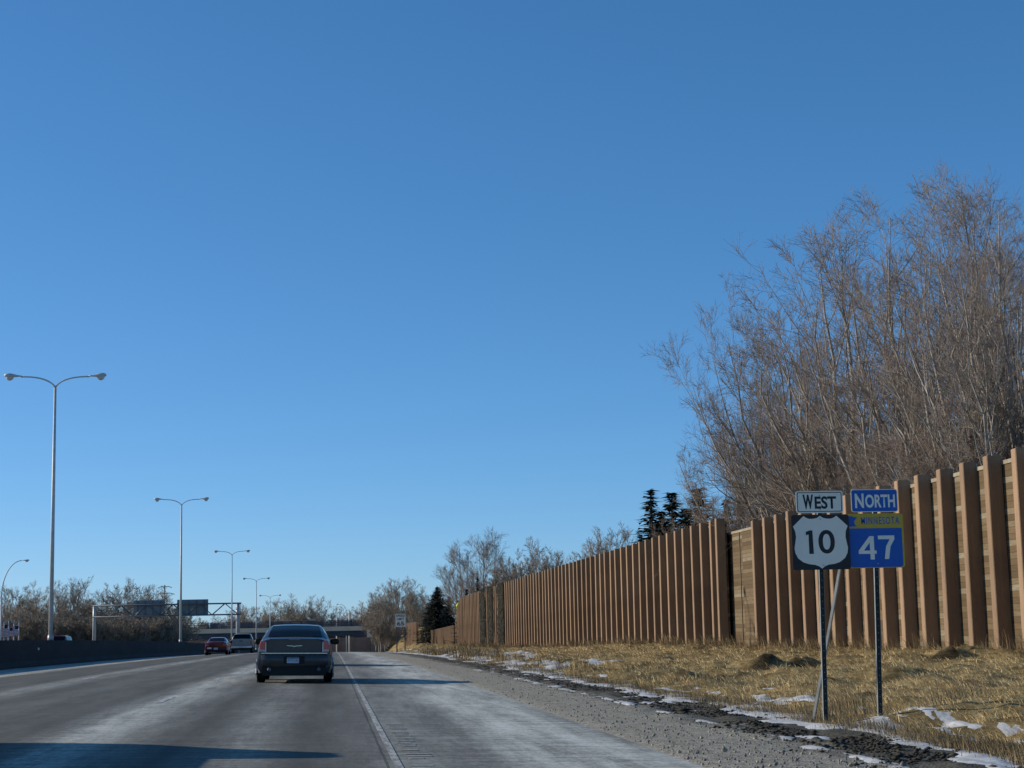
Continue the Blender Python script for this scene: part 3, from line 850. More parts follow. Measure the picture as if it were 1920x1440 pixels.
for yy in (2, 6, 10): mb.tube([(0, yy, pz - .5), (0, yy, zA - .9)], .5, 14)
mb.box(-.6, .6, 0.8, 11.2, zA - .9, zA - .01); mb.build('pier', MT['concrete'], ob)
for s in (xL, xR):
    mb = MB(); mb.box(s - .6, s + .6, 0.4, 11.6, pz - 1, zB - .12); mb.build('abutment', MT['concrete'], ob)
# embankments carrying the cross road
def emb(side):
    xe = 11.5 if side > 0 else -45.0
    xs = xe + side*np.concatenate([np.linspace(-1, 14, 16), [20, 40, 90, 200]])
    xs = np.sort(xs); ys = np.arange(424, 470, 1.5)
    def zf(x, y):
        base = g_(x, y) - 0.06
        rise = np.clip((side*(x - xe))/12.0, 0, 1)*(3.1 - base)
        t = np.clip(1 - np.clip(np.abs(y - 446) - 8, 0, None)/13.0, 0, 1)
        return base + rise*t + 0.2*nzv(x, y, .3, 3, 8.0)*t
    return sheet('embankment', xs, ys, 0, MT['verge'], zfun=zf)
emb(1); emb(-1)
# snow lying on the slope under the roadside trees
def snow_hill():
    xs, ys = np.arange(9.8, 15.6, .3), np.arange(325, 395, 1.2)
    X, Y = np.meshgrid(xs, ys); n = nzv(X, Y*.22, .9, 3, 44.0)
    Z = verge_z(X, Y) + np.clip(n*1.0 + .12, -.5, .4)*.30
    V = np.stack([X, Y, Z], -1).reshape(-1, 3); nx, ny = len(xs), len(ys)
    i, j = np.meshgrid(np.arange(nx-1), np.arange(ny-1)); a = (j*nx+i).ravel()
    tag(np_mesh('snow', V, np.stack([a, a+1, a+nx+1, a+nx], -1), MT['snow'], smooth=True), kind='stuff')
snow_hill()

# ------------------------------------------------------------------ signs
def rrect(w, h, r, n=5):
    pts = []
    for cx_, cz_, a0 in ((w/2-r, h/2-r, 0), (-w/2+r, h/2-r, 90), (-w/2+r, -h/2+r, 180), (w/2-r, -h/2+r, 270)):
        for i in range(n+1):
            a = R_(a0 + 90*i/n); pts.append((cx_ + r*math.cos(a), cz_ + r*math.sin(a)))
    return pts
def flat(name, pts, y0, y1, m, parent, loc=(0,0,0)):
    b = MB(); b.poly(pts, y0, y1); o = b.build(name, m, parent); o.location = loc; return o
def letters(s, w, h, y, m, parent, cx_=0, cz_=0, bold=0.0, name='lettering', gap=1.0):
    cu = bpy.data.curves.new(name, 'FONT'); cu.body = s; cu.offset = bold; cu.space_character = gap; cu.resolution_u = 6
    t = bpy.data.objects.new(name, cu)
    COL.objects.link(t)
    dg = bpy.context.evaluated_depsgraph_get(); dg.update()
    me = bpy.data.meshes.new_from_object(t.evaluated_get(dg))
    bpy.data.objects.remove(t)
    co = np.empty(len(me.vertices)*3, np.float32); me.vertices.foreach_get('co', co); co = co.reshape(-1, 3)
    mn, mx = co.min(0), co.max(0)
    q = np.zeros_like(co)
    q[:, 0] = (co[:, 0] - (mn[0]+mx[0])/2)/(mx[0]-mn[0])*w + cx_
    q[:, 2] = (co[:, 1] - (mn[1]+mx[1])/2)/(mx[1]-mn[1])*h + cz_
    q[:, 1] = y
    me.vertices.foreach_set('co', q.ravel()); me.materials.clear(); me.materials.append(m); me.update()
    return link(name, me, parent)
def u_post(name, h, parent, m=None, edge=None, scale=1.0):
    b = MB(); s = scale
    b.box(-.028*s, .028*s, -.004, .004, -.4, h, 0)
    b.box(-.034*s, -.0281*s, .0, .042*s, -.4, h, 1); b.box(.0281*s, .034*s, 0, .042*s, -.4, h, 1)
    z = .1
    while z < h - .05:
        b.box(-.006*s, .006*s, -.0052, -.0042, z, z + .012, 1); z += .0254*4
    return b.build(name, [m or MT['green_post'], edge or MT['post_edge']], parent)
def px_rect(x0, y0, x1, y1, Y, root):
    a, b = P(x0, y1, Y), P(x1, y0, Y); L = root.location
    return (a.x + b.x)/2 - L.x, (a.z + b.z)/2 - L.z, b.x - a.x, b.z - a.z
Ysg = 24.4
ZPX = 7.2        # scale of the enlarged view the outlines were measured in
def z2(x, y): return (1470 + x/ZPX, 900 + y/ZPX)
b1 = P(1549, 1355, Ysg)
sg1 = thing('route_sign', 'white WEST plate over a white shield numbered 10 on a dark post by the road', 'road sign', (b1.x, Ysg, b1.z))
def local(px_, py_, root, Y=Ysg): q = P(px_, py_, Y); return q.x - root.location.x, q.z - root.location.z
topx, topz = local(1536, 925, sg1)
post1 = u_post('post', topz + .02, sg1); post1.rotation_euler = (0, 0, 0)
post1.data.transform(Matrix.Shear('XZ', 4, (0, 0)) if False else Matrix.Identity(4))
shx = (topx - 0)/topz
def lean(o, s):
    me = o.data; co = np.empty(len(me.vertices)*3, np.float32); me.vertices.foreach_get('co', co); co = co.reshape(-1, 3)
    co[:, 0] += co[:, 2]*s; me.vertices.foreach_set('co', co.ravel()); me.update()
lean(post1, shx)
# slanting back brace
bb, bt = P(1526, 1346, Ysg + .55), P(1575, 1066, Ysg + .12)
b_ = MB(); q0 = bb - sg1.location; q1 = bt - sg1.location
q1 = q0 + (q1 - q0)*1.25
b_.tube([q0 - (q1 - q0)*.06, q1], .027, 4); b_.build('brace', MT['post_edge'], sg1)
def bolts(parent, pts, y):
    for (x_, z_) in pts:
        b = MB(); b.tube([(x_, y, z_), (x_, y - .006, z_)], .009, 8); b.build('bolt', MT['galv'], parent)
# WEST
c_x, c_z, w, h = px_rect(*z2(165, 145), *z2(785, 450), Ysg, sg1)
pn = flat('direction_plate', rrect(w, h, .035), -.012, -.008, MT['sign_white'], sg1, (c_x, 0, c_z))
ring = rrect(w - .035, h - .035, .026); inn = rrect(w - .056, h - .056, .02)
def ring_mesh(name, outer, inner, y, m, parent):
    n = len(outer); b = MB()
    b.add([(x, y, z) for x, z in outer] + [(x, y, z) for x, z in inner], [(i, (i+1) % n, (i+1) % n + n, i + n) for i in range(n)])
    return b.build(name, m, parent)
ring_mesh('border', ring, inn, -.0135, MT['sign_black'], pn)
wd, ht = w*.70, h*.60
letters('W', w*.225, h*.66, -.0135, MT['sign_black'], pn, -w*.245, h*.01, .045)
letters('EST', w*.46, h*.57, -.0135, MT['sign_black'], pn, w*.125, -h*.03, .03)
bolts(pn, [(w*.01, h*.3), (w*.01, -h*.34)], -.0135)
# shield
c_x, c_z, w, h = px_rect(*z2(122, 462), *z2(868, 1218), Ysg, sg1)
pn = flat('shield_plate', rrect(w, h, .04), -.012, -.008, MT['sign_black'], sg1, (c_x, 0, c_z))
half = [(0, 480), (-40, 508), (-90, 520), (-140, 520), (-180, 505), (-212, 480), (-352, 622), (-325, 695), (-318, 765), (-330, 845), (-344, 920), (-335, 990), (-300, 1062), (-235, 1115), (-165, 1140), (-90, 1150), (-40, 1170), (0, 1203)]
sh = [(x/745*w*1.0, -(z - 840)/756*h) for x, z in half]
sh = sh + [(-x, z) for x, z in sh[-2:0:-1]]
flat('shield', sh, -.0145, -.0125, MT['sign_white'], pn)
kx, kz = w/746, h/756
one = [(338, 1000), (396, 1000), (389, 678), (350, 678), (302, 700), (304, 745), (338, 733)]
flat('numeral', [((x - 495)*kx, (840 - z)*kz) for x, z in one], -.0165, -.0146, MT['sign_black'], pn)
letters('0', 212*kx, 325*kz, -.016, MT['sign_black'], pn, (567-495)*kx, 3*kz, .014, 'numeral')
bolts(pn, [(0, 315*kz), (20*kx, -318*kz)], -.0155)
# NORTH / Minnesota 47
b2_ = P(1651.5, 1360, Ysg + .1)
Y2 = Ysg + .1
sg2 = thing('route_sign', 'blue NORTH plate over a blue and gold Minnesota 47 marker on a dark post', 'road sign', (b2_.x, Y2, b2_.z))
tx_, tz_ = local(1640, 925, sg2, Y2)
p2 = u_post('post', tz_, sg2); lean(p2, tx_/tz_)
c_x, c_z, w, h = px_rect(*z2(910, 122), *z2(1522, 437), Y2, sg2)
pn = flat('direction_plate', rrect(w, h, .035), -.012, -.008, MT['sign_white'], sg2, (c_x, 0, c_z))
flat('blue_field', rrect(w - .022, h - .022, .028), -.0135, -.0125, MT['sign_blue'], pn)
letters('N', w*.19, h*.64, -.015, MT['sign_white'], pn, -w*.325, 0, .035)
letters('ORTH', w*.64, h*.58, -.015, MT['sign_white'], pn, w*.12, -h*.02, .03)
c_x, c_z, w, h = px_rect(*z2(868, 447), *z2(1598, 1193), Y2, sg2)
pn = flat('marker_plate', rrect(w, h, .045), -.012, -.008, MT['sign_gold'], sg2, (c_x, 0, c_z))
kx, kz = w/730, h/746
bh = (1183-650)*kz
bl = [(-340*kx, bh/2), (-340*kx, -bh/2 + .03), (-340*kx + .03, -bh/2), (340*kx - .03, -bh/2), (340*kx, -bh/2 + .03), (340*kx, bh/2)]
flat('blue_field', bl, -.0140, -.0125, MT['sign_blue'], pn, (0, 0, (820 - 916.5)*kz))
mn = [(888,480),(928,480),(932,470),(942,487),(1010,500),(985,528),(968,552),(972,585),(998,622),(902,625),(900,565),(890,530)]
flat('state_outline', [((x - 1233)*kx, (820 - z)*kz) for x, z in mn], -.0140, -.0125, MT['sign_blue'], pn)
letters('MINNESOTA', 490*kx, 102*kz, -.014, MT['sign_blue'], pn, (1303-1233)*kx, (820-545)*kz, .010, gap=1.25)
b_ = MB()
for q in ([(1152, 758), (1208, 758), (1210, 1078), (1156, 1078)], [(1152, 758), (1153, 845), (1075, 955), (1008, 955)], [(1008, 955), (1154, 955), (1155, 1000), (1008, 1000)], [(1209, 955), (1236, 955), (1236, 1000), (1209, 1000)]):
    b_.add([((x - 1233)*kx, -.0155, (820 - z)*kz) for x, z in q], [(0, 1, 2, 3)])
b_.build('numeral', MT['sign_white'], pn)
sev = [(1262, 752), (1472, 752), (1474, 800), (1418, 905), (1393, 1075), (1338, 1075), (1362, 900), (1412, 803), (1264, 803)]
flat('numeral', [((x - 1233)*kx, (820 - z)*kz) for x, z in sev], -.0157, -.0142, MT['sign_white'], pn)
bolts(pn, [(0, 300*kz), (15*kx, -315*kz)], -.0155)

# speed limit sign
Ys = 200.0
l0 = P(744.5, 1222.5, Ys); r0 = P(759.5, 1223, Ys)
sp_ = thing('speed_limit_sign', 'white SPEED LIMIT 65 sign on two thin posts at the grass edge', 'road sign', ((l0.x+r0.x)/2, Ys, gz((l0.x+r0.x)/2, Ys)))
c_x, c_z, w, h = px_rect(741, 1150.3, 761, 1176, Ys, sp_)
for sx in (-.47, .47):
    po = u_post('post', c_z + .3, sp_, scale=1.9); po.location = (sx*1.0, .02, -.3)
pn = flat('sign_panel', rrect(w, h, .09), -.02, -.005, MT['sign_white'], sp_, (c_x, 0, c_z))
ring_mesh('border', rrect(w - .06, h - .06, .07), rrect(w - .10, h - .10, .06), -.025, MT['sign_black'], pn)
letters('SPEED', w*.80, h*.165, -.025, MT['sign_black'], pn, 0, h*.335, .025, gap=1.1)
letters('LIMIT', w*.66, h*.165, -.025, MT['sign_black'], pn, 0, h*.10, .025, gap=1.1)
letters('65', w*.66, h*.30, -.025, MT['sign_black'], pn, 0, -h*.24, .02, 'numeral')
Ys = 330.0
l0 = P(694, 1217, Ys)
sm = thing('small_sign', 'small pale grey sign on a thin post beside the overpass end', 'road sign', (l0.x, Ys, gz(l0.x, Ys)))
c_x, c_z, w, h = px_rect(688, 1181, 699.5, 1195, Ys, sm)
po = u_post('post', c_z, sm, scale=2.2)
pn = flat('sign_panel', rrect(w, h, .08), -.03, -.012, MT['sign_white'], sm, (c_x, 0, c_z))
ring_mesh('border', rrect(w - .08, h - .08, .06), rrect(w - .14, h - .14, .05), -.034, MT['sign_back'], pn)

# ------------------------------------------------------------------ vehicles
def make_vehicle(name, label, cat, st, L, paint, wheels, r_w, track, glass_rear, glass_side, glass_front, lights, plate_z, sedan=None, group=None, wheel_w=.22, pick=None, rear_h=(0.72, 0.42), mirror_y=None):
    """stations st: (y, z0, wlow, zmid, wmid, zbelt, wbelt, zroof, wroof); y = 0 is the rear"""
    root = thing(name, label, cat, group=group)
    st = np.array(st, float)
    def sec(y):
        q = [np.interp(y, st[:, 0], st[:, k]) for k in range(1, 9)]
        z0, wl_, zm, wm, zb, wb_2, zr, wr = q
        g2 = ((wb_2*.45 + wr*.55) + .012, zb*.45 + zr*.55)
        return [(0, z0), (wl_*.7, z0), (wl_, z0 + .05), (wm*.99, (z0+zm)/2), (wm, zm), (wb_2*.35 + wm*.65 + .008, (zm + zb)/2 + .04), (wb_2, zb), g2, (wr, zr - .035), (wr*.90, zr - .008), (wr*.5, zr + .008), (0, zr + .014)]
    ys = np.unique(np.concatenate([st[:, 0], np.linspace(0, L, 46)]))
    vs, fs = [], []
    rows = []
    for y in ys:
        h = sec(y); full = h + [(-x, z) for x, z in h[-2:0:-1]]
        rows.append(len(full)); vs += [(x, y, z) for x, z in full]
    n = rows[0]
    for i in range(len(ys)-1):
        for k in range(n): fs.append((i*n+k, i*n+(k+1) % n, (i+1)*n+(k+1) % n, (i+1)*n+k))
    b = MB(); b.add(vs, fs); b.add(vs[:n], [tuple(range(n))]); b.add(vs[-n:], [tuple(range(n))])
    body = b.build('body', paint, root, True)
    bm2 = bmesh.new(); bm2.from_mesh(body.data)
    bmesh.ops.remove_doubles(bm2, verts=bm2.verts, dist=.0005)
    for e in bm2.edges:
        if len(e.link_faces) == 2 and e.calc_face_angle(0) > .75: e.smooth = False
    bmesh.ops.recalc_face_normals(bm2, faces=bm2.faces); bm2.to_mesh(body.data); bm2.free()
    def patch(nm, fun, us, yy, m, off):
        """panel lying just over the body surface; fun(y, u) gives a point"""
        g = [[Vector(fun(y, u)) for u in us] for y in yy]
        vv, ff = [], []
        for i, r in enumerate(g):
            for j, p in enumerate(r):
                du = g[i][min(j+1, len(us)-1)] - g[i][max(j-1, 0)]; dv = g[min(i+1, len(yy)-1)][j] - g[max(i-1, 0)][j]
                nn = du.cross(dv); nn = nn.normalized() if nn.length > 1e-9 else Vector((0, 0, 1))
                out = p - Vector((0, L*.5, .6))
                if nn.dot(out) < 0: nn = -nn
                vv.append(p + nn*off)
        nu = len(us)
        for i in range(len(yy)-1):
            for j in range(nu-1): ff.append((i*nu+j, i*nu+j+1, (i+1)*nu+j+1, (i+1)*nu+j))
        q = MB(); q.add(vv, ff)
        return q.build(nm, m, root, True)
    def top(y, u):
        s = sec(y); xr = s[9][0]; x = u*xr*1.04
        z = np.interp(abs(x), [0, s[10][0], s[9][0], s[8][0]], [s[11][1], s[10][1], s[9][1], s[8][1]])
        return (x, y, z)
    def side(sg):
        def f(y, u):
            s = sec(y); z = s[6][1] + .04 + (s[8][1] - s[6][1] - .06)*u
            x = np.interp(z, [s[6][1], s[7][1], s[8][1]], [s[6][0], s[7][0], s[8][0]])
            return (sg*x, y, z)
        return f
    U = np.linspace(-.96, .96, 11)
    if glass_rear: patch('rear_window', top, U, np.linspace(glass_rear[0], glass_rear[1], 9), MT['glass'], .008)
    patch('windscreen', top, U, np.linspace(glass_front[0], glass_front[1], 9), MT['glass'], .008)
    for sg in (-1, 1):
        for (a, c) in glass_side: patch('side_window', side(sg), np.linspace(.06, .95, 4), np.linspace(a, c, 8), MT['glass'], .008)
    # wheels
    for yw in wheels:
        for sg in (-1, 1):
            w = MB(); pr = [(0, r_w*.72), (.02, r_w*.93), (.045, r_w), (wheel_w - .045, r_w), (wheel_w - .02, r_w*.93), (wheel_w, r_w*.72)]
            vv, ff, nn = [], [], 28
            for d_, r in pr:
                for k in range(nn):
                    th = 2*PI*k/nn; vv.append((sg*(d_ - wheel_w), r*math.cos(th), r*math.sin(th)))
            for i in range(len(pr)-1):
                for k in range(nn): ff.append((i*nn+k, i*nn+(k+1) % nn, (i+1)*nn+(k+1) % nn, (i+1)*nn+k))
            ff += [tuple(range(nn)), tuple((len(pr)-1)*nn+k for k in range(nn))]
            w.add(vv, ff); wo_ = w.build('wheel', MT['tyre'], root, False); wo_.location = (sg*(track + .012), yw, r_w)
            rm = MB(); rr = r_w*.70
            rm.tube([(sg*.0, 0, 0), (sg*.006, 0, 0)], rr, 24)
            for k in range(5):
                th = 2*PI*k/5; rm.tube([(sg*.012, 0, 0), (sg*.012, rr*.95*math.cos(th), rr*.95*math.sin(th))], .035, 6)
            rm.build('rim', MT['rim'], wo_, False)
            ar = MB(); vv = [];  nn = 24
            for k in range(nn):
                th = 2*PI*k/nn; vv.append((0, (r_w + .07)*math.cos(th), (r_w + .07)*math.sin(th)))
            ar.add(vv + [(sg*.004, y_, z_) for _, y_, z_ in vv], [tuple(range(nn)), tuple(range(nn, 2*nn))] + [(k, (k+1) % nn, (k+1) % nn + nn, k + nn) for k in range(nn)])
            ao = ar.build('wheel_arch', MT['plastic'], root); ao.location = (sg*(track + .003), yw, r_w)
    return root, sec, patch, top

def lens_block(pts, y0, y1, m, parent, name='tail_light'):
    b = MB(); n = len(pts)
    cx_ = sum(p[0] for p in pts)/n; cz_ = sum(p[1] for p in pts)/n
    inner = [(cx_ + (x - cx_)*.84, cz_ + (z - cz_)*.9) for x, z in pts]
    v = [(x, y1, z) for x, z in pts] + [(x, y0 + .012, z) for x, z in pts] + [(x, y0, z) for x, z in inner]
    f = [(i, (i+1) % n, (i+1) % n + n, i + n) for i in range(n)] + [(i+n, (i+1) % n + n, (i+1) % n + 2*n, i + 2*n) for i in range(n)] + [tuple(range(2*n, 3*n)), tuple(range(n))]
    b.add(v, f); return b.build(name, m, parent, False)

def mirrors(root, x, y, z, m):
    for sg in (-1, 1):
        b = MB()
        pr = [(0, .05, .045), (.06, .085, .075), (.17, .095, .085), (.23, .06, .05)]
        vv, ff, nn = [], [], 10
        for d_, ry, rz in pr:
            for k in range(nn):
                th = 2*PI*k/nn; vv.append((sg*d_, ry*math.cos(th)*.7, rz*math.sin(th)))
        for i in range(3):
            for k in range(nn): ff.append((i*nn+k, i*nn+(k+1) % nn, (i+1)*nn+(k+1) % nn, (i+1)*nn+k))
        ff += [tuple(range(nn)), tuple(3*nn+k for k in range(nn))]
        b.add(vv, ff); o = b.build('wing_mirror', m, root, True); o.location = (sg*x, y, z)
        g = MB(); g.poly(rrect(.15, .12, .03), -.072, -.068); go = g.build('mirror_glass', MT['glass'], o); go.location = (sg*.125, 0, 0)

# --- charcoal sedan
ST = [(0, .30, .70, .52, .86, .98, .78, 1.045, .70),
      (.05, .22, .84, .55, .925, 1.02, .83, 1.10, .74),
      (.35, .20, .90, .55, .945, 1.05, .86, 1.135, .78),
      (.62, .20, .92, .55, .95, 1.055, .87, 1.145, .77),
      (1.05, .20, .93, .55, .95, 1.05, .885, 1.315, .71),
      (1.55, .20, .93, .55, .95, 1.04, .895, 1.445, .655),
      (2.2, .20, .93, .55, .95, 1.03, .90, 1.475, .65),
      (2.9, .20, .93, .55, .95, 1.01, .90, 1.44, .64),
      (3.3, .20, .93, .55, .95, .995, .89, 1.28, .68),
      (3.75, .20, .93, .55, .95, .98, .87, 1.05, .74),
      (4.55, .20, .90, .55, .94, .88, .82, .96, .70),
      (4.9, .24, .80, .52, .90, .80, .76, .86, .64),
      (5.02, .32, .66, .50, .78, .70, .66, .75, .56)]
def make_sedan(label):
    root, sec, patch, top = make_vehicle('sedan_car', label, 'car', ST, 5.02, MT['car_dark'], (1.02, 4.07), .36, .945, (.66, 1.52), ((1.15, 2.05), (2.15, 3.25)), (2.98, 3.72), None, .55)
    # bumper
    b = MB(); pr = [(.42, .90), (.46, .935), (.70, .925), (.735, .90)]
    vv, ff = [], []
    xs = np.linspace(-1, 1, 21)
    for z, w in pr:
        for u in xs:
            x = w*math.copysign(abs(u)**.85, u); vv.append((x, -.085 + .34*max(0, abs(u) - .62)**1.7*2.2 + (.03 if z in (.42, .735) else 0), z))
    nu = len(xs)
    for i in range(3):
        for j in range(nu-1): ff.append((i*nu+j, i*nu+j+1, (i+1)*nu+j+1, (i+1)*nu+j))
    bk = len(vv)
    for u in xs: vv.append((.735/.735*.86*u, .30, .735))
    for j in range(nu-1): ff.append((3*nu+j, 3*nu+j+1, bk+j+1, bk+j))
    b.add(vv, ff); bo = b.build('rear_bumper', MT['car_dark'], root, True)
    # lower valance
    b = MB(); b.box(-.80, .80, -.045, .3, .19, .415); vo = b.build('valance', MT['plastic'], root)
    c = MB(); c.box(-.83, .83, -.075, .0, .738, .762); c.build('chrome_strip', MT['chrome'], root)
    # boot lid with pressed edge
    lid = [(-.66, .77), (.66, .77), (.69, .9), (.68, 1.045), (.60, 1.085), (-.60, 1.085), (-.68, 1.045), (-.69, .9)]
    b = MB(); b.poly(lid, -.022, .02); b.build('boot_lid', MT['car_dark'], root)
    b = MB(); b.box(-.62, .62, -.05, .10, 1.083, 1.112); b.build('boot_spoiler', MT['car_dark'], root)
    b = MB(); b.box(-.14, .14, -.054, -.049, 1.088, 1.106); b.build('brake_light', MT['tail'], root)
    for sg in (-1, 1):
        pts = [(sg*.70, .775), (sg*.875, .785), (sg*.885, .93), (sg*.845, 1.05), (sg*.755, 1.075), (sg*.705, 1.02)]
        lo = lens_block(pts, -.035, .12, MT['tail'], root)
        q = [(sg*.715, .785), (sg*.868, .793), (sg*.873, .845), (sg*.712, .84)]
        flat('reverse_lens', q, -.042, -.033, MT['tail_clear'], lo)
        q = [(sg*.705, .775), (sg*.722, .775), (sg*.722, 1.05), (sg*.708, 1.02)]
        flat('chrome_edge', q, -.040, -.032, MT['chrome'], lo)
        ex = MB(); ex.tube([(sg*.62, -.10, .345), (sg*.62, .1, .345)], .05, 14); ex.build('exhaust_tip', MT['dark_steel'], root, True)
    # winged badge
    wing = [(-.205, .945), (-.06, .942), (0, .930), (.06, .942), (.205, .945), (.18, .930), (.05, .922), (0, .908), (-.05, .922), (-.18, .930)]
    flat('winged_badge', wing, -.032, -.022, MT['chrome'], root)
    pr_ = flat('plate_recess', rrect(.52, .20, .03), -.094, -.086, MT['plastic'], root, (0, 0, .585))
    pl = flat('licence_plate', rrect(.305, .152, .012), -.104, -.0945, MT['plate'], root, (-.03, 0, .58))
    flat('plate_band', [(-.15, .035), (.15, .035), (.15, .074), (-.15, .074)], -.1055, -.1042, MT['plate_blue'], pl)
    letters('472 LAJ', .26, .062, -.1062, MT['plate_blue'], pl, 0, -.012, .01)
    mirrors(root, .90, 3.05, 1.03, MT['plastic'])
    for sg in (-1, 1):
        pts = [(sg*.55, .62), (sg*.75, .64), (sg*.74, .76), (sg*.56, .73)]
        b = MB(); b.poly(pts, 4.90, 5.03); b.build('headlight', MT['tail_clear'], root)
    return root
X_s, Y_s = -.93, 44.0
sed = make_sedan('charcoal sedan seen from behind, nearest vehicle in the lane ahead')
sed.location = (X_s, Y_s, gz(X_s, Y_s) + .0)
sed.rotation_euler = (0, math.atan(.02), 0)
s2 = copy_tree(sed); s2['label'] = 'dark sedan driving one length ahead, hidden by the charcoal sedan'; s2.location = (-1.25, 70.0, gz(-1.25, 70.0))

# --- red compact
SR = [(0, .30, .62, .5, .78, .88, .72, .96, .64), (.06, .22, .74, .52, .845, .93, .78, 1.01, .68), (.4, .2, .8, .52, .87, .96, .80, 1.04, .70),
      (.7, .2, .82, .52, .88, .96, .81, 1.06, .68), (1.4, .2, .83, .52, .88, .95, .82, 1.33, .58), (2.1, .2, .83, .52, .88, .94, .82, 1.37, .57),
      (2.6, .2, .83, .52, .88, .92, .82, 1.33, .57), (3.4, .2, .82, .52, .87, .9, .79, .97, .66), (4.2, .22, .76, .5, .82, .78, .7, .84, .6), (4.5, .3, .6, .48, .7, .64, .6, .7, .5)]
red, *_ = make_vehicle('compact_car', 'small red car in the far left lane close to the median barrier', 'car', SR, 4.5, MT['car_red'], (.85, 3.5), .31, .865, (.74, 1.36), ((1.05, 1.95), (2.0, 2.9)), (2.66, 3.36), None, .5)
b = MB(); b.box(-.80, .80, -.07, .2, .42, .60); b.build('rear_bumper', MT['car_red'], red)
b = MB(); b.box(-.72, .72, -.03, .2, .22, .415); b.build('valance', MT['plastic'], red)
for sg in (-1, 1): lens_block([(sg*.56, .70), (sg*.78, .71), (sg*.76, .90), (sg*.60, .92)], -.03, .1, MT['tail'], red)
flat('licence_plate', rrect(.31, .155, .01), -.085, -.072, MT['plate'], red, (0, 0, .50))
flat('bumper_sticker', rrect(.34, .10, .01), -.085, -.072, MT['sign_white'], red, (-.50, 0, .545))
mirrors(red, .85, 2.75, .98, MT['car_red'])
red.location = (-8.95, 137.0, gz(-8.95, 137)); red.rotation_euler = (0, 0, R_(-1.0))

# --- silver pickup
SP = [(0, .52, .88, .75, .97, 1.14, .95, 1.20, .92), (.04, .5, .92, .75, .99, 1.15, .97, 1.22, .94), (1.85, .5, .94, .75, 1.0, 1.16, .98, 1.22, .95),
      (1.9, .45, .94, .75, 1.0, 1.16, .97, 1.24, .90), (2.0, .45, .94, .75, 1.0, 1.16, .97, 1.72, .74), (2.3, .42, .94, .75, 1.0, 1.15, .96, 1.78, .72), (3.3, .42, .94, .75, 1.0, 1.14, .96, 1.78, .72),
      (3.9, .42, .94, .75, 1.0, 1.13, .95, 1.24, .86), (4.9, .45, .92, .75, .98, 1.05, .92, 1.12, .84), (5.3, .5, .84, .7, .92, .94, .82, 1.0, .74), (5.4, .55, .74, .66, .82, .84, .72, .9, .64)]
SP2 = SP[:2] + [(3.2, .5, .94, .75, 1.0, 1.16, .98, 1.22, .95), (3.25, .45, .94, .75, 1.0, 1.16, .97, 1.24, .90), (3.4, .45, .94, .75, 1.0, 1.16, .97, 1.72, .74), (3.6, .42, .94, .75, 1.0, 1.15, .96, 1.8, .72), (4.15, .42, .94, .75, 1.0, 1.14, .96, 1.78, .72), (4.6, .42, .94, .75, 1.0, 1.1, .95, 1.2, .86), (5.0, .5, .84, .7, .92, .94, .82, 1.0, .74)]
def make_pickup(label, paint, SP=SP, L=5.4, whl=(1.1, 4.4), g=((1.915, 1.995), ((2.25, 2.75), (2.8, 3.6)), (3.36, 3.86)), ym=3.55):
    root, sec, patch, top = make_vehicle('pickup_truck', label, 'pickup truck', SP, L, paint, whl, .39, .985, g[0], g[1], g[2], None, .7)
    b = MB(); b.box(-.82, .82, -.035, .03, .70, 1.21); b.build('tailgate', paint, root)
    b = MB(); b.box(-.15, .15, -.045, -.034, 1.08, 1.14); b.build('tailgate_handle', MT['plastic'], root)
    b = MB(); b.box(-.96, .96, -.16, .0, .50, .66); b.build('rear_bumper', MT['chrome'], root)
    b = MB(); b.box(-.85, .85, .0, .4, .30, .52); b.build('underbody', MT['plastic'], root)
    for sg in (-1, 1): lens_block([(sg*.83, .78), (sg*.965, .78), (sg*.955, 1.12), (sg*.83, 1.12)], -.03, .06, MT['tail'], root)
    flat('licence_plate', rrect(.31, .155, .01), -.175, -.162, MT['plate'], root, (.0, 0, .585))
    mirrors(root, .98, ym, 1.22, MT['plastic'])
    return root
pk = make_pickup('silver pickup truck ahead in the left lanes, just left of the dark sedan', MT['car_silver'])
pk.location = (-8.02, 157.0, gz(-8.02, 157))
# pickup alongside in the next lane, out of the frame: its shadow falls across the lanes
pk2 = make_pickup('short nosed silver pickup alongside in the next lane, only its shadow in view', MT['car_silver'], SP2, 5.0, (1.1, 4.1), ((3.26, 3.39), ((3.6, 4.1),), (4.18, 4.56)), 4.2)
pk2.location = (-5.45, 15.6, gz(-5.45, 15.6))

# --- red utility vehicle coming the other way
SU = [(0, .35, .80, .7, .95, 1.15, .92, 1.80, .74), (.3, .3, .88, .7, .98, 1.17, .95, 1.93, .74), (1.5, .3, .9, .7, .99, 1.17, .95, 1.98, .74), (2.9, .3, .9, .7, .99, 1.16, .95, 1.97, .73),
      (3.7, .3, .9, .7, .98, 1.14, .93, 1.26, .82), (4.6, .34, .86, .68, .95, 1.06, .88, 1.14, .8), (4.95, .42, .72, .62, .84, .9, .76, .97, .68)]
su, *_ = make_vehicle('utility_vehicle', 'dark red utility vehicle on the opposite carriageway, only its roof and windscreen above the barrier', 'car', SU, 4.95, MT['car_red'], (1.0, 3.9), .37, .975, (.03, .22), ((.5, 1.5), (1.6, 3.1)), (2.98, 3.64), None, .7)
mirrors(su, .97, 3.3, 1.32, MT['car_red'])
for sg in (-1, 1):
    b = MB(); b.poly([(sg*.5, .8), (sg*.74, .8), (sg*.72, .95), (sg*.5, .95)], 4.86, 4.96); b.build('headlight', MT['tail_clear'], su)
q = P(97, 1190, 134.0)
su.location = (q.x, 139.0, gz(q.x, 139)); su.rotation_euler = (0, 0, PI)

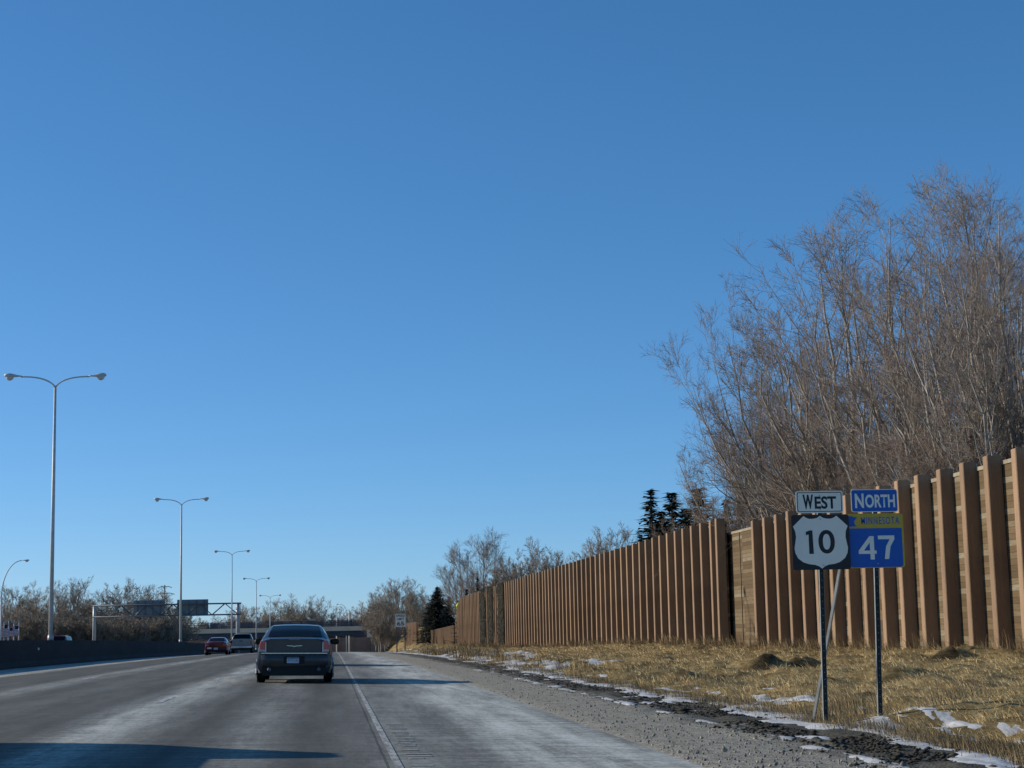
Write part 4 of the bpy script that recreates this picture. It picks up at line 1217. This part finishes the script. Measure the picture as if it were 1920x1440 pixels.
# ------------------------------------------------------------------ flags at the far left
for i, (px_, top_, lab, lab2) in enumerate(((8, 1167, 'pale flagpole at the picture edge, first from the left', 'striped flag on the flagpole nearest the picture edge'), (16.5, 1163, 'tallest pale flagpole of the four behind the barrier', 'striped flag on the tallest flagpole, blue corner showing'),
                              (26.5, 1168, 'faint flagpole, second from the dark red vehicle', 'striped flag on the faint flagpole between its neighbours'), (36, 1165, 'pale flagpole closest to the dark red vehicle', 'striped flag on the flagpole closest to the dark red vehicle'))):
    Yf = 222.0; t_ = P(px_, top_, Yf); z0 = gz(t_.x, Yf)
    fp = thing('flagpole', lab, 'flagpole', (t_.x, Yf, z0), 0, 'flagpoles beyond the barrier')
    p = MB(); p.tube([(0, 0, -.2), (0, 0, t_.z - z0)], [.08, .06], 8); p.build('shaft', MT['galv'], fp, True)
    p = MB(); p.box(-.26, .26, -.08, .08, t_.z - z0, t_.z - z0 + .09); p.build('cap', MT['galv'], fp)
    fl = thing('flag', lab2, 'flag', (t_.x - .08, Yf, t_.z - .55), 0, 'flags beyond the barrier')
    b = MB(); nx, nzz = 10, 13; wv, hv = 2.1, 1.15
    vs, fs, ms = [], [], []
    ph = i*1.3
    for k in range(nzz+1):
        for j in range(nx+1):
            u = j/nx
            vs.append((-wv*u, .09*math.sin(u*7 + ph)*u, -hv*k/nzz - .42*u*u*(1 + .3*math.sin(ph)) ))
    for k in range(nzz):
        for j in range(nx):
            a = k*(nx+1)+j
            b.f.append((a, a+1, a+nx+2, a+nx+1)); b.m.append(2 if (k < 5 and j < 2) else (k % 2))
    b.v = vs; b.n = len(vs)
    b.build('cloth', [MT['flag_red'], MT['flag_white'], MT['flag_blue']], fl, True, fix=False)

# yellow-green cloth snagged at the far top of the long wall
q = P(857, 1136, 266.0)
b = MB(); vs, fs = [], []
for i in range(9):
    t = i/8
    for k in range(8):
        th = 2*PI*k/8; r = .27*(math.sin(PI*(t*.8 + .12)))**.8*(1 + .25*math.sin(3*th + i))
        vs.append((r*math.cos(th) + .22*t, r*.6*math.sin(th), -.52 + 1.05*t))
for i in range(8):
    for k in range(8): fs.append((i*8+k, i*8+(k+1) % 8, (i+1)*8+(k+1) % 8, (i+1)*8+k))
fs += [tuple(range(8)), tuple(64+k for k in range(8))]
b.add(vs, fs); o = b.build('cloth_bundle', MT['hi_vis'], None, True); o.location = (q.x + .05, 266.0, q.z + .02)
tag(o, 'bright yellow green cloth bundle caught at the far stepped end of the high wall', 'cloth')

# ------------------------------------------------------------------ trees
def tubes(Pn, Rn, sides):
    """Pn (B,n,3) polylines with radii (B,n) -> verts, quads"""
    B, n, _ = Pn.shape
    T = np.empty_like(Pn); T[:, 1:-1] = Pn[:, 2:] - Pn[:, :-2]; T[:, 0] = Pn[:, 1] - Pn[:, 0]; T[:, -1] = Pn[:, -1] - Pn[:, -2]
    T /= np.linalg.norm(T, axis=-1, keepdims=True) + 1e-9
    ref = np.where(np.abs(T[:, :1, 2:3]) < .9, np.array([0, 0, 1.0]), np.array([1.0, 0, 0]))
    A = np.cross(T, np.broadcast_to(ref, T.shape)); A /= np.linalg.norm(A, axis=-1, keepdims=True) + 1e-9
    Bv = np.cross(T, A)
    th = np.arange(sides)*2*PI/sides
    V = Pn[:, :, None, :] + (A[:, :, None, :]*np.cos(th)[None, None, :, None] + Bv[:, :, None, :]*np.sin(th)[None, None, :, None])*Rn[:, :, None, None]
    V = V.reshape(-1, 3)
    b, i, k = np.meshgrid(np.arange(B), np.arange(n-1), np.arange(sides), indexing='ij')
    base = (b*n + i)*sides
    F = np.stack([base + k, base + (k+1) % sides, base + sides + (k+1) % sides, base + sides + k], -1).reshape(-1, 4)
    return V, F
def grow(rg, Pp, Rp, nc, t0, t1, ang, length, rr, n, wig, up, rmin, out=0.0):
    """children of every branch: returns polylines and radii"""
    B, m, _ = Pp.shape
    t = rg.uniform(t0, t1, (B, nc)); f = t*(m-1); i = np.clip(f.astype(int), 0, m-2); w = (f - i)[..., None]
    bi = np.arange(B)[:, None]
    p0 = Pp[bi, i]*(1-w) + Pp[bi, i+1]*w
    r0 = Rp[bi, i]*(1-w[..., 0]) + Rp[bi, i+1]*w[..., 0]
    d = Pp[bi, i+1] - Pp[bi, i]; d /= np.linalg.norm(d, axis=-1, keepdims=True) + 1e-9
    plen = np.linalg.norm(Pp[:, -1] - Pp[:, 0], axis=-1)[:, None]
    rd = rg.normal(0, 1, (B, nc, 3)); rd -= (rd*d).sum(-1, keepdims=True)*d; rd /= np.linalg.norm(rd, axis=-1, keepdims=True) + 1e-9
    a = np.radians(rg.normal(ang, ang*.28, (B, nc)))[..., None]
    dr = d*np.cos(a) + rd*np.sin(a)
    L = plen*length*(1.12 - .52*t)*rg.uniform(.65, 1.25, (B, nc))
    N = B*nc
    p = p0.reshape(N, 3); dr = dr.reshape(N, 3); L = L.reshape(N); r = np.clip((r0*rr).reshape(N), rmin, None)
    pts = [p]
    for s in range(n-1):
        dr = dr + rg.normal(0, wig, (N, 3)); dr[:, 2] += up
        if out: dr[:, :2] *= 1 + out
        dr /= np.linalg.norm(dr, axis=-1, keepdims=True)
        p = p + dr*(L/(n-1))[:, None]; pts.append(p)
    Pn = np.stack(pts, 1)
    Rn = r[:, None]*np.linspace(1, .35, n)[None]
    return Pn, np.clip(Rn, rmin*.6, None)
def bare_tree_mesh(seed, H, spread, stems, lv, rmin, base_r=.22, lean_x=0.0, trunk_h=.12, twig_ang=38, up=.05, nst=9):
    rg = np.random.default_rng(seed)
    # stems from the ground
    B = stems; ptsP = []
    az = np.linspace(0, 2*PI, B, endpoint=False) + rg.uniform(-.5, .5, B)
    sp = rg.uniform(.25, 1.0, B)*spread
    hh = H*rg.uniform(.9, 1.0, B)*np.sqrt(np.clip(1 - (.72*sp/max(spread, .1))**2, .2, 1)); hh[0] = H
    sp[0] *= .3
    th = trunk_h*H
    for i in range(B):
        pts = []
        for s in range(nst):
            t = s/(nst-1)
            tt = max(0, (t*H - th)/(H - th)) if B > 1 else t
            fan = (tt**.85)*(1.15 - .15*tt)
            pts.append((math.cos(az[i])*sp[i]*fan + lean_x*tt + rg.normal(0, .018)*H*t**.5*.5, math.sin(az[i])*sp[i]*fan + rg.normal(0, .018)*H*t**.5*.5, hh[i]*t))
        ptsP.append(pts)
    P0 = np.array(ptsP); r0 = base_r*rg.uniform(.6, 1.0, B)
    R0 = r0[:, None]*(np.linspace(1, .06, nst)[None]**.85)
    R0 = np.clip(R0, rmin, None)
    limbs = [(P0, R0, 7)]; twigs = []
    Pp, Rp = P0, R0
    for li, (nc, t0, t1, ang, ln, rr, n, wig, u, sides) in enumerate(lv):
        Pn, Rn = grow(rg, Pp, Rp, nc, t0, t1, ang, ln, rr, n, wig, u, rmin)
        # keep off the ground
        Pn[..., 2] = np.maximum(Pn[..., 2], .3)
        (limbs if li == 0 else twigs).append((Pn, Rn, sides))
        Pp, Rp = Pn, Rn
    def merge(lst):
        Vs, Fs, o = [], [], 0
        for a, b, s in lst:
            V, F = tubes(a, b, s); Vs.append(V); Fs.append(F + o); o += len(V)
        return np.concatenate(Vs), np.concatenate(Fs)
    return merge(limbs), merge(twigs)
TREE_LV = lambda a, b, c, d: [(a, .2, .97, 34, .36, .55, 7, .09, .10, 5), (b, .12, .98, 36, .46, .55, 5, .11, .08, 4), (c, .1, 1.0, 36, .62, .6, 4, .11, .08, 3), (d, .1, 1.0, 34, .85, .8, 3, .10, .07, 3)]
def tree(name, label, cat, loc, mesh, scale=(1, 1, 1), rz=0.0, group=None, mats=None, parts=('trunk', 'crown')):
    root = thing(name, label, cat, loc, rz, group); root.scale = scale
    for i, nm in enumerate(parts):
        link(nm, mesh[i], root)
    return root
def mk(name, data, m):
    me_o = np_mesh(name, data[0], data[1], m); me = me_o.data; bpy.data.objects.remove(me_o); return me
def bare(seed, H, spread, stems, lv, rmin, far=False, **kw):
    a, b = bare_tree_mesh(seed, H, spread, stems, lv, rmin, **kw)
    m1, m2 = (MT['far_bark'], MT['far_twig']) if far else (MT['bark'], MT['twig'])
    return mk('trunk_mesh', a, m1), mk('crown_mesh', b, m2), float(np.percentile(b[0][:, 2], 99.7))
FAR_LV = lambda a, b, c, d: [(a, .15, .96, 36, .42, .55, 7, .09, .09, 5), (b, .1, .98, 34, .52, .55, 5, .09, .09, 4), (c, .1, 1, 32, .62, .6, 4, .09, .08, 3), (d, .1, 1, 30, .85, .8, 3, .09, .07, 3)]
NEAR = [bare(101, 16, 8.4, 13, TREE_LV(10, 7, 5, 4), .0075, lean_x=-1.0, base_r=.23, trunk_h=.08),
        bare(102, 17, 4.6, 11, TREE_LV(9, 6, 5, 3), .0075, base_r=.19, trunk_h=.12),
        bare(103, 18, 5.2, 12, TREE_LV(9, 6, 5, 3), .0075, base_r=.19, trunk_h=.06),
        bare(104, 9, 4.6, 14, TREE_LV(8, 6, 5, 4), .007, base_r=.09, trunk_h=.02)]
FAR = [bare(201, 11, 4.4, 9, FAR_LV(8, 6, 5, 3), .017, True, base_r=.17, trunk_h=.12),
       bare(202, 12, 3.6, 8, FAR_LV(9, 6, 5, 3), .017, True, base_r=.17, trunk_h=.2),
       bare(203, 10, 5.0, 11, FAR_LV(8, 6, 5, 3), .017, True, base_r=.14, trunk_h=.05),
       bare(204, 5, 3.4, 20, FAR_LV(6, 5, 5, 3), .017, True, base_r=.07, trunk_h=.02),
       bare(205, 15, 4.2, 5, FAR_LV(9, 6, 5, 4), .012, False, base_r=.2, trunk_h=.26)]
def put(lst, k, px_, Y, top_, label, wid=1.0, group=None, name='bare_tree', cat='tree', rz=None, zoff=0.0):
    me = lst[k]; q = P(px_, 1190, Y); z0 = gz(q.x, Y) + zoff
    hgt = P(px_, top_, Y).z - z0
    s = hgt/me[2]*1.0
    return tree(name, label, cat, (q.x, Y, z0 - .1), me, (s*wid, s*wid, s), random.uniform(0, 2*PI) if rz is None else rz, group)
G1 = 'bare trees behind the near noise wall'
put(NEAR, 0, 1535, 92, 545, 'bare spreading tree leaning left behind the wall, leftmost of the big trees', .80, G1, rz=0.0)
put(NEAR, 0, 1440, 101, 668, 'lower round bare crown left of the spreading tree, over the gap in the wall', .74, G1, rz=2.4)
put(NEAR, 1, 1618, 86, 395, 'tall bare tree rising above the gap between WEST and NORTH plates', 1.05, G1)
put(NEAR, 2, 1735, 80, 345, 'tall bare many stemmed tree behind the wall right of the NORTH plate', 1.0, G1)
put(NEAR, 1, 1845, 72, 318, 'tallest bare tree, its top the highest point at the right', 1.0, G1)
put(NEAR, 2, 1945, 68, 335, 'tall bare tree cut off by the right picture edge', 1.0, G1)
put(NEAR, 1, 1905, 92, 400, 'bare tree set farther back near the right picture edge', 1.0, G1)
G2 = 'bare thickets just behind the noise wall'
for k, (x_, Y, t, lab) in enumerate(((1345, 104, 940, 'low bare thicket at the left foot of the spreading tree'), (1425, 100, 875, 'grey bare thicket right under the spreading tree crown'),
                     (1590, 88, 850, 'bare thicket showing between the WEST plate and the tall trees'), (1665, 84, 830, 'dark bare thicket above the NORTH plate'), (1735, 78, 800, 'bare thicket above the wall right of the blue marker'),
                     (1805, 73, 780, 'dense bare thicket above the wall in the right corner'), (1880, 68, 760, 'bare thicket above the last wall posts at the right edge'))):
    put(NEAR, 3, x_, Y, t, lab, 1.0, G2, name='bare_thicket', cat='thicket')
G3 = 'bare trees beyond the long wall'
for k, x_, Y, t, lab in ((4, 868, 288, 1008, 'thin pale bare tree over the stepped end of the high wall'), (4, 908, 278, 990, 'taller pale bare tree over the vine covered posts'), (0, 944, 262, 1062, 'low bare tree filling between the pale trees and the round one'),
                     (2, 1005, 226, 1012, 'round dense bare tree above the middle of the long wall'), (0, 1040, 222, 1030, 'bare tree right against the round dense one'), (2, 1078, 212, 1040, 'low bare crown sloping down right of the round tree'),
                     (1, 1135, 174, 1000, 'bare tree with upright twigs left of the spruces'), (0, 1160, 168, 988, 'bare tree with upright twigs touching the first spruce'), (2, 1105, 184, 1022, 'low bare crown at the left of the upright twigged trees'),
                     (3, 985, 232, 1066, 'low bare brush peeping over the long wall under the round tree')):
    put(FAR, k, x_, Y, t, lab, 1.0, G3)
G4 = 'bare trees beyond the opposite carriageway'
left = [(1, 4, 350, 1108), (0, 32, 340, 1098), (1, 62, 330, 1095), (2, 96, 335, 1104), (0, 130, 325, 1085), (1, 158, 340, 1098), (2, 190, 335, 1112), (0, 222, 325, 1094), (1, 252, 330, 1088), (0, 284, 340, 1096), (2, 310, 345, 1112), (0, 335, 370, 1135)]
leftlab = ['bare tree by the curved lamp post at the left picture edge', 'bare tree behind the four flags', 'bare tree left of the tallest lamp post', 'bare tree behind the tallest lamp post base', 'round bare tree just right of the tallest lamp post', 'bare tree on the right shoulder of the round one', 'lower bare tree in the dip left of the gantry', 'bare tree behind the gantry left column', 'tall bare tree left of the first gantry sign', 'bare tree over the first gantry sign', 'thin bare tree between the two gantry signs', 'small bare tree under the second gantry sign']
for (k, x_, Y, t), lab in zip(left, leftlab): put(FAR, k, x_, Y, t, lab, 1.15, G4)
for i, (x_, Y, t, lab) in enumerate(((10, 307, 1150, 'brown brush behind the flags'), (55, 304, 1150, 'brown brush left of the dark red vehicle'), (100, 302, 1145, 'brown brush over the dark red vehicle'), (145, 302, 1148, 'brown brush between vehicle and gantry column'),
                        (195, 306, 1150, 'brown brush right of the gantry left column'), (240, 312, 1152, 'brown brush under the left end of the first gantry sign'), (280, 317, 1150, 'golden brown brush under the first gantry sign'), (312, 324, 1166, 'low brush left of the second lamp post'))):
    put(FAR, 3, x_, Y, t, lab, 1.25, 'brush along the opposite carriageway', name='brush', cat='brush')
G5 = 'bare trees behind the overpass'
cen = [(2, 372, 600, 1160, 'low bare tree seen under the second gantry sign'), (2, 405, 590, 1156, 'low bare tree behind the small red car'), (0, 440, 580, 1142, 'bare tree behind the gantry end column'), (0, 470, 570, 1136, 'bare tree right of the gantry end column'), (1, 500, 575, 1130, 'bare tree behind the smallest lamp post'), (0, 528, 560, 1124, 'bare tree over the sedan roof, left of the tall pair'),
       (1, 552, 565, 1117, 'tallest bare tree over the sedan roof'), (1, 578, 570, 1120, 'bare tree right of the tallest one over the sedan roof'), (2, 602, 560, 1122, 'open bare tree over the right edge of the sedan roof'), (2, 640, 600, 1140, 'low bare tree behind the curved distant lamp post'), (2, 668, 590, 1140, 'low bare tree over the right end of the overpass'), (0, 690, 585, 1138, 'bare tree behind the roadside trees by the overpass end')]
for k, x_, Y, t, lab in cen: put(FAR, k, x_, Y, t, lab, 1.25, G5)
for x_, t, lab in ((350, 1178, 'dark brush behind the left part of the overpass'), (400, 1166, 'dark brush over the overpass behind the red car'), (455, 1160, 'dark brush over the overpass behind the pickup'), (510, 1156, 'dark brush over the overpass behind the sedan roof'), (565, 1156, 'dark brush over the middle of the sedan roof'), (615, 1160, 'dark brush over the overpass at the sedan mirror'), (665, 1160, 'dark brush over the overpass by the small grey sign')):
    put(FAR, 3, x_, 520, t, lab, 1.6, 'brush behind the overpass', name='brush', cat='brush')
G6 = 'roadside trees before the overpass'
for k, x_, Y, t, lab, zo in ((0, 705, 360, 1108, 'bare roadside tree nearest the overpass end', .8), (1, 722, 330, 1092, 'bare roadside tree left of the speed limit sign', .6), (0, 748, 452, 1084, 'large round bare tree above the speed limit sign', 2.0), (2, 775, 446, 1090, 'bare tree between the speed limit sign and the cedar', .6), (2, 800, 440, 1120, 'low bare tree behind the cedar top', .6), (3, 728, 320, 1165, 'low brush at the foot of the roadside trees', .8), (3, 738, 452, 1160, 'brush directly behind the speed limit sign', 1.5)):
    put(FAR, k, x_, Y, t, lab, 1.1, G6, zoff=zo)
tk = MB(); q = P(715, 1217, 300.0)
tr = thing('bare_tree', 'dark forked tree trunk standing at the road edge left of the speed limit sign', 'tree', (q.x, 300, gz(q.x, 300)))
tk.tube([(0, 0, -.3), (.02, 0, 1.0), (-.1, 0, 2.2), (-.25, 0, 4.5)], [.2, .17, .13, .05], 8); tk.tube([(.02, 0, .9), (.25, .1, 2.0), (.3, .1, 4.2)], [.14, .1, .04], 8); tk.tube([(-.1, 0, 2.1), (.1, 0, 3.5), (.5, 0, 5.5)], [.09, .06, .03], 6)
tk.build('trunk', MT['twig'], tr, True)
cr = link('crown', FAR[3][1], tr); cr.scale = (.55, .55, 1.25)

# conifers
def conifer(seed, H, Rb, layers, per, m, droop=.25, dense=1.0, shape=1.0, leaf=.35):
    rg = np.random.default_rng(seed)
    tb = MB(); tb.tube([(0, 0, -.3), (0, 0, H*.6), (0, 0, H)], [H*.014 + .05, H*.008 + .02, .01], 7)
    o = tb.build('trunk_tmp', MT['bark'], None, True); me_t = o.data; bpy.data.objects.remove(o)
    pts, dirs, szs = [], [], []
    for li in range(layers):
        for b in range(per):
            t = min(rg.uniform(0, 1)**1.15, .995)
            z = H*(.04 + .96*t); R0 = Rb*(1 - t)**shape*rg.uniform(.75, 1.2) + .05
            a = rg.uniform(0, 2*PI); Rl = R0*rg.uniform(.55, 1.15)
            ns = max(3, int(Rl/leaf*2.6*dense))
            for s in range(ns):
                u = (s + rg.uniform(0, 1))/ns
                r = Rl*u; zz = z - droop*r*(1 - .5*u) + rg.normal(0, .06)
                pts.append((math.cos(a)*r + rg.normal(0, .07), math.sin(a)*r + rg.normal(0, .07), zz)); dirs.append(a + rg.normal(0, .7)); szs.append(leaf*rg.uniform(.5, 1.2)*(1 - .35*u))
    p = np.array(pts); a = np.array(dirs); s = np.array(szs); n = len(p)
    d = np.stack([np.cos(a), np.sin(a), rg.uniform(-.55, .15, n)], -1); sd2 = np.stack([-np.sin(a), np.cos(a), rg.uniform(-.5, .5, n)], -1)
    V = np.stack([p - d*s[:, None]*.3 - sd2*s[:, None]*.32, p - d*s[:, None]*.3 + sd2*s[:, None]*.32, p + d*s[:, None]], 1).reshape(-1, 3)
    me_c = mk('needles_mesh', (V, np.arange(n*3).reshape(-1, 3)), m)
    return me_t, me_c, H
SPR = [conifer(301, 12, 2.6, 34, 12, MT['needles'], .35, 1.5, 1.15, .42), conifer(302, 12, 3.3, 34, 16, MT['needles'], .3, 1.5, .9, .5), conifer(303, 10, 4.2, 30, 26, MT['cedar'], .05, 1.6, .6, .6)]
G7 = 'spruces behind the long wall'
put(SPR, 0, 1228, 132, 916, 'slender dark spruce, leftmost of the spruces above the wall', 2.0, G7, 'spruce_tree')
put(SPR, 1, 1268, 128, 922, 'full dark spruce second from the left above the wall', 1.7, G7, 'spruce_tree')
put(SPR, 1, 1318, 122, 914, 'broad dark spruce under the tips of the spreading bare tree', 1.9, G7, 'spruce_tree')
put(SPR, 1, 1372, 118, 935, 'broad dark spruce over the gap where the walls meet', 1.3, G7, 'spruce_tree')
put(SPR, 1, 1247, 133, 958, 'shorter dark spruce between the slender one and the full one', 1.7, G7, 'spruce_tree')
put(SPR, 1, 1293, 127, 952, 'shorter dark spruce between the full one and the broad one', 1.8, G7, 'spruce_tree')
put(SPR, 1, 1645, 96, 838, 'dark spruce over the NORTH plate among bare trunks', .9, G7, 'spruce_tree')
put(SPR, 0, 1205, 140, 1000, 'small dark spruce at the left foot of the slender one', 1.3, G7, 'spruce_tree')
put(SPR, 0, 897, 258, 1082, 'small pointed dark spruce under the tall pale bare tree', 1.0, G7, 'spruce_tree')
put(SPR, 1, 934, 240, 1086, 'small blunt dark spruce over the vine covered posts', .8, G7, 'spruce_tree')
put(SPR, 1, 876, 268, 1104, 'low dark spruce over the far end of the high wall', 1.2, G7, 'spruce_tree')
put(SPR, 2, 821, 338, 1100, 'broad dark cedar over the low far wall', .92, None, 'cedar_tree')
put(SPR, 2, 843, 326, 1118, 'dark cedar crowding the end of the high wall', .75, None, 'cedar_tree')
put(SPR, 2, 806, 362, 1132, 'lower dark cedar at the left side of the broad one', .75, None, 'cedar_tree')

# bare vines climbing the long wall
def vine(label, yc, wid, seed):
    rg = np.random.default_rng(seed); pts = []; rad = []
    z0 = gz(19.5, yc); H = 6.6 - z0
    n = 420
    base = rg.uniform(-wid/2, wid/2, n); P_ = np.zeros((n, 8, 3)); 
    P_[:, 0, 1] = base; P_[:, 0, 2] = rg.uniform(0, H*.85, n)
    d = np.stack([np.zeros(n), rg.normal(0, .25, n), np.ones(n)], -1)
    for s in range(1, 8):
        d = d + np.stack([np.zeros(n), rg.normal(0, .35, n), rg.normal(0, .2, n)], -1); d /= np.linalg.norm(d, axis=-1, keepdims=True)
        P_[:, s] = P_[:, s-1] + d*.30
    P_[..., 0] = rg.uniform(-.22, .0, (n, 8)); P_[..., 2] = np.minimum(P_[..., 2], H + .15)
    P_[..., 1] = np.clip(P_[..., 1], -wid/2 - .15, wid/2 + .15)
    V, F = tubes(P_, np.full((n, 8), .028), 3)
    root = thing('climbing_vine', label, 'vine', (19.55, yc, z0), 0, 'bare vines on the long wall')
    np_mesh('stems', V, F, MT['vine'], root)
for yc, wid, lab, sd3 in ((197.0, 6.5, 'dark bare vine covering posts of the long wall, rightmost of three', 1), (210.0, 6.5, 'dark bare vine on the long wall, middle of three patches', 2), (221.0, 7.0, 'dark bare vine on the long wall, leftmost of three', 3)):
    vine(lab, yc, wid, sd3)
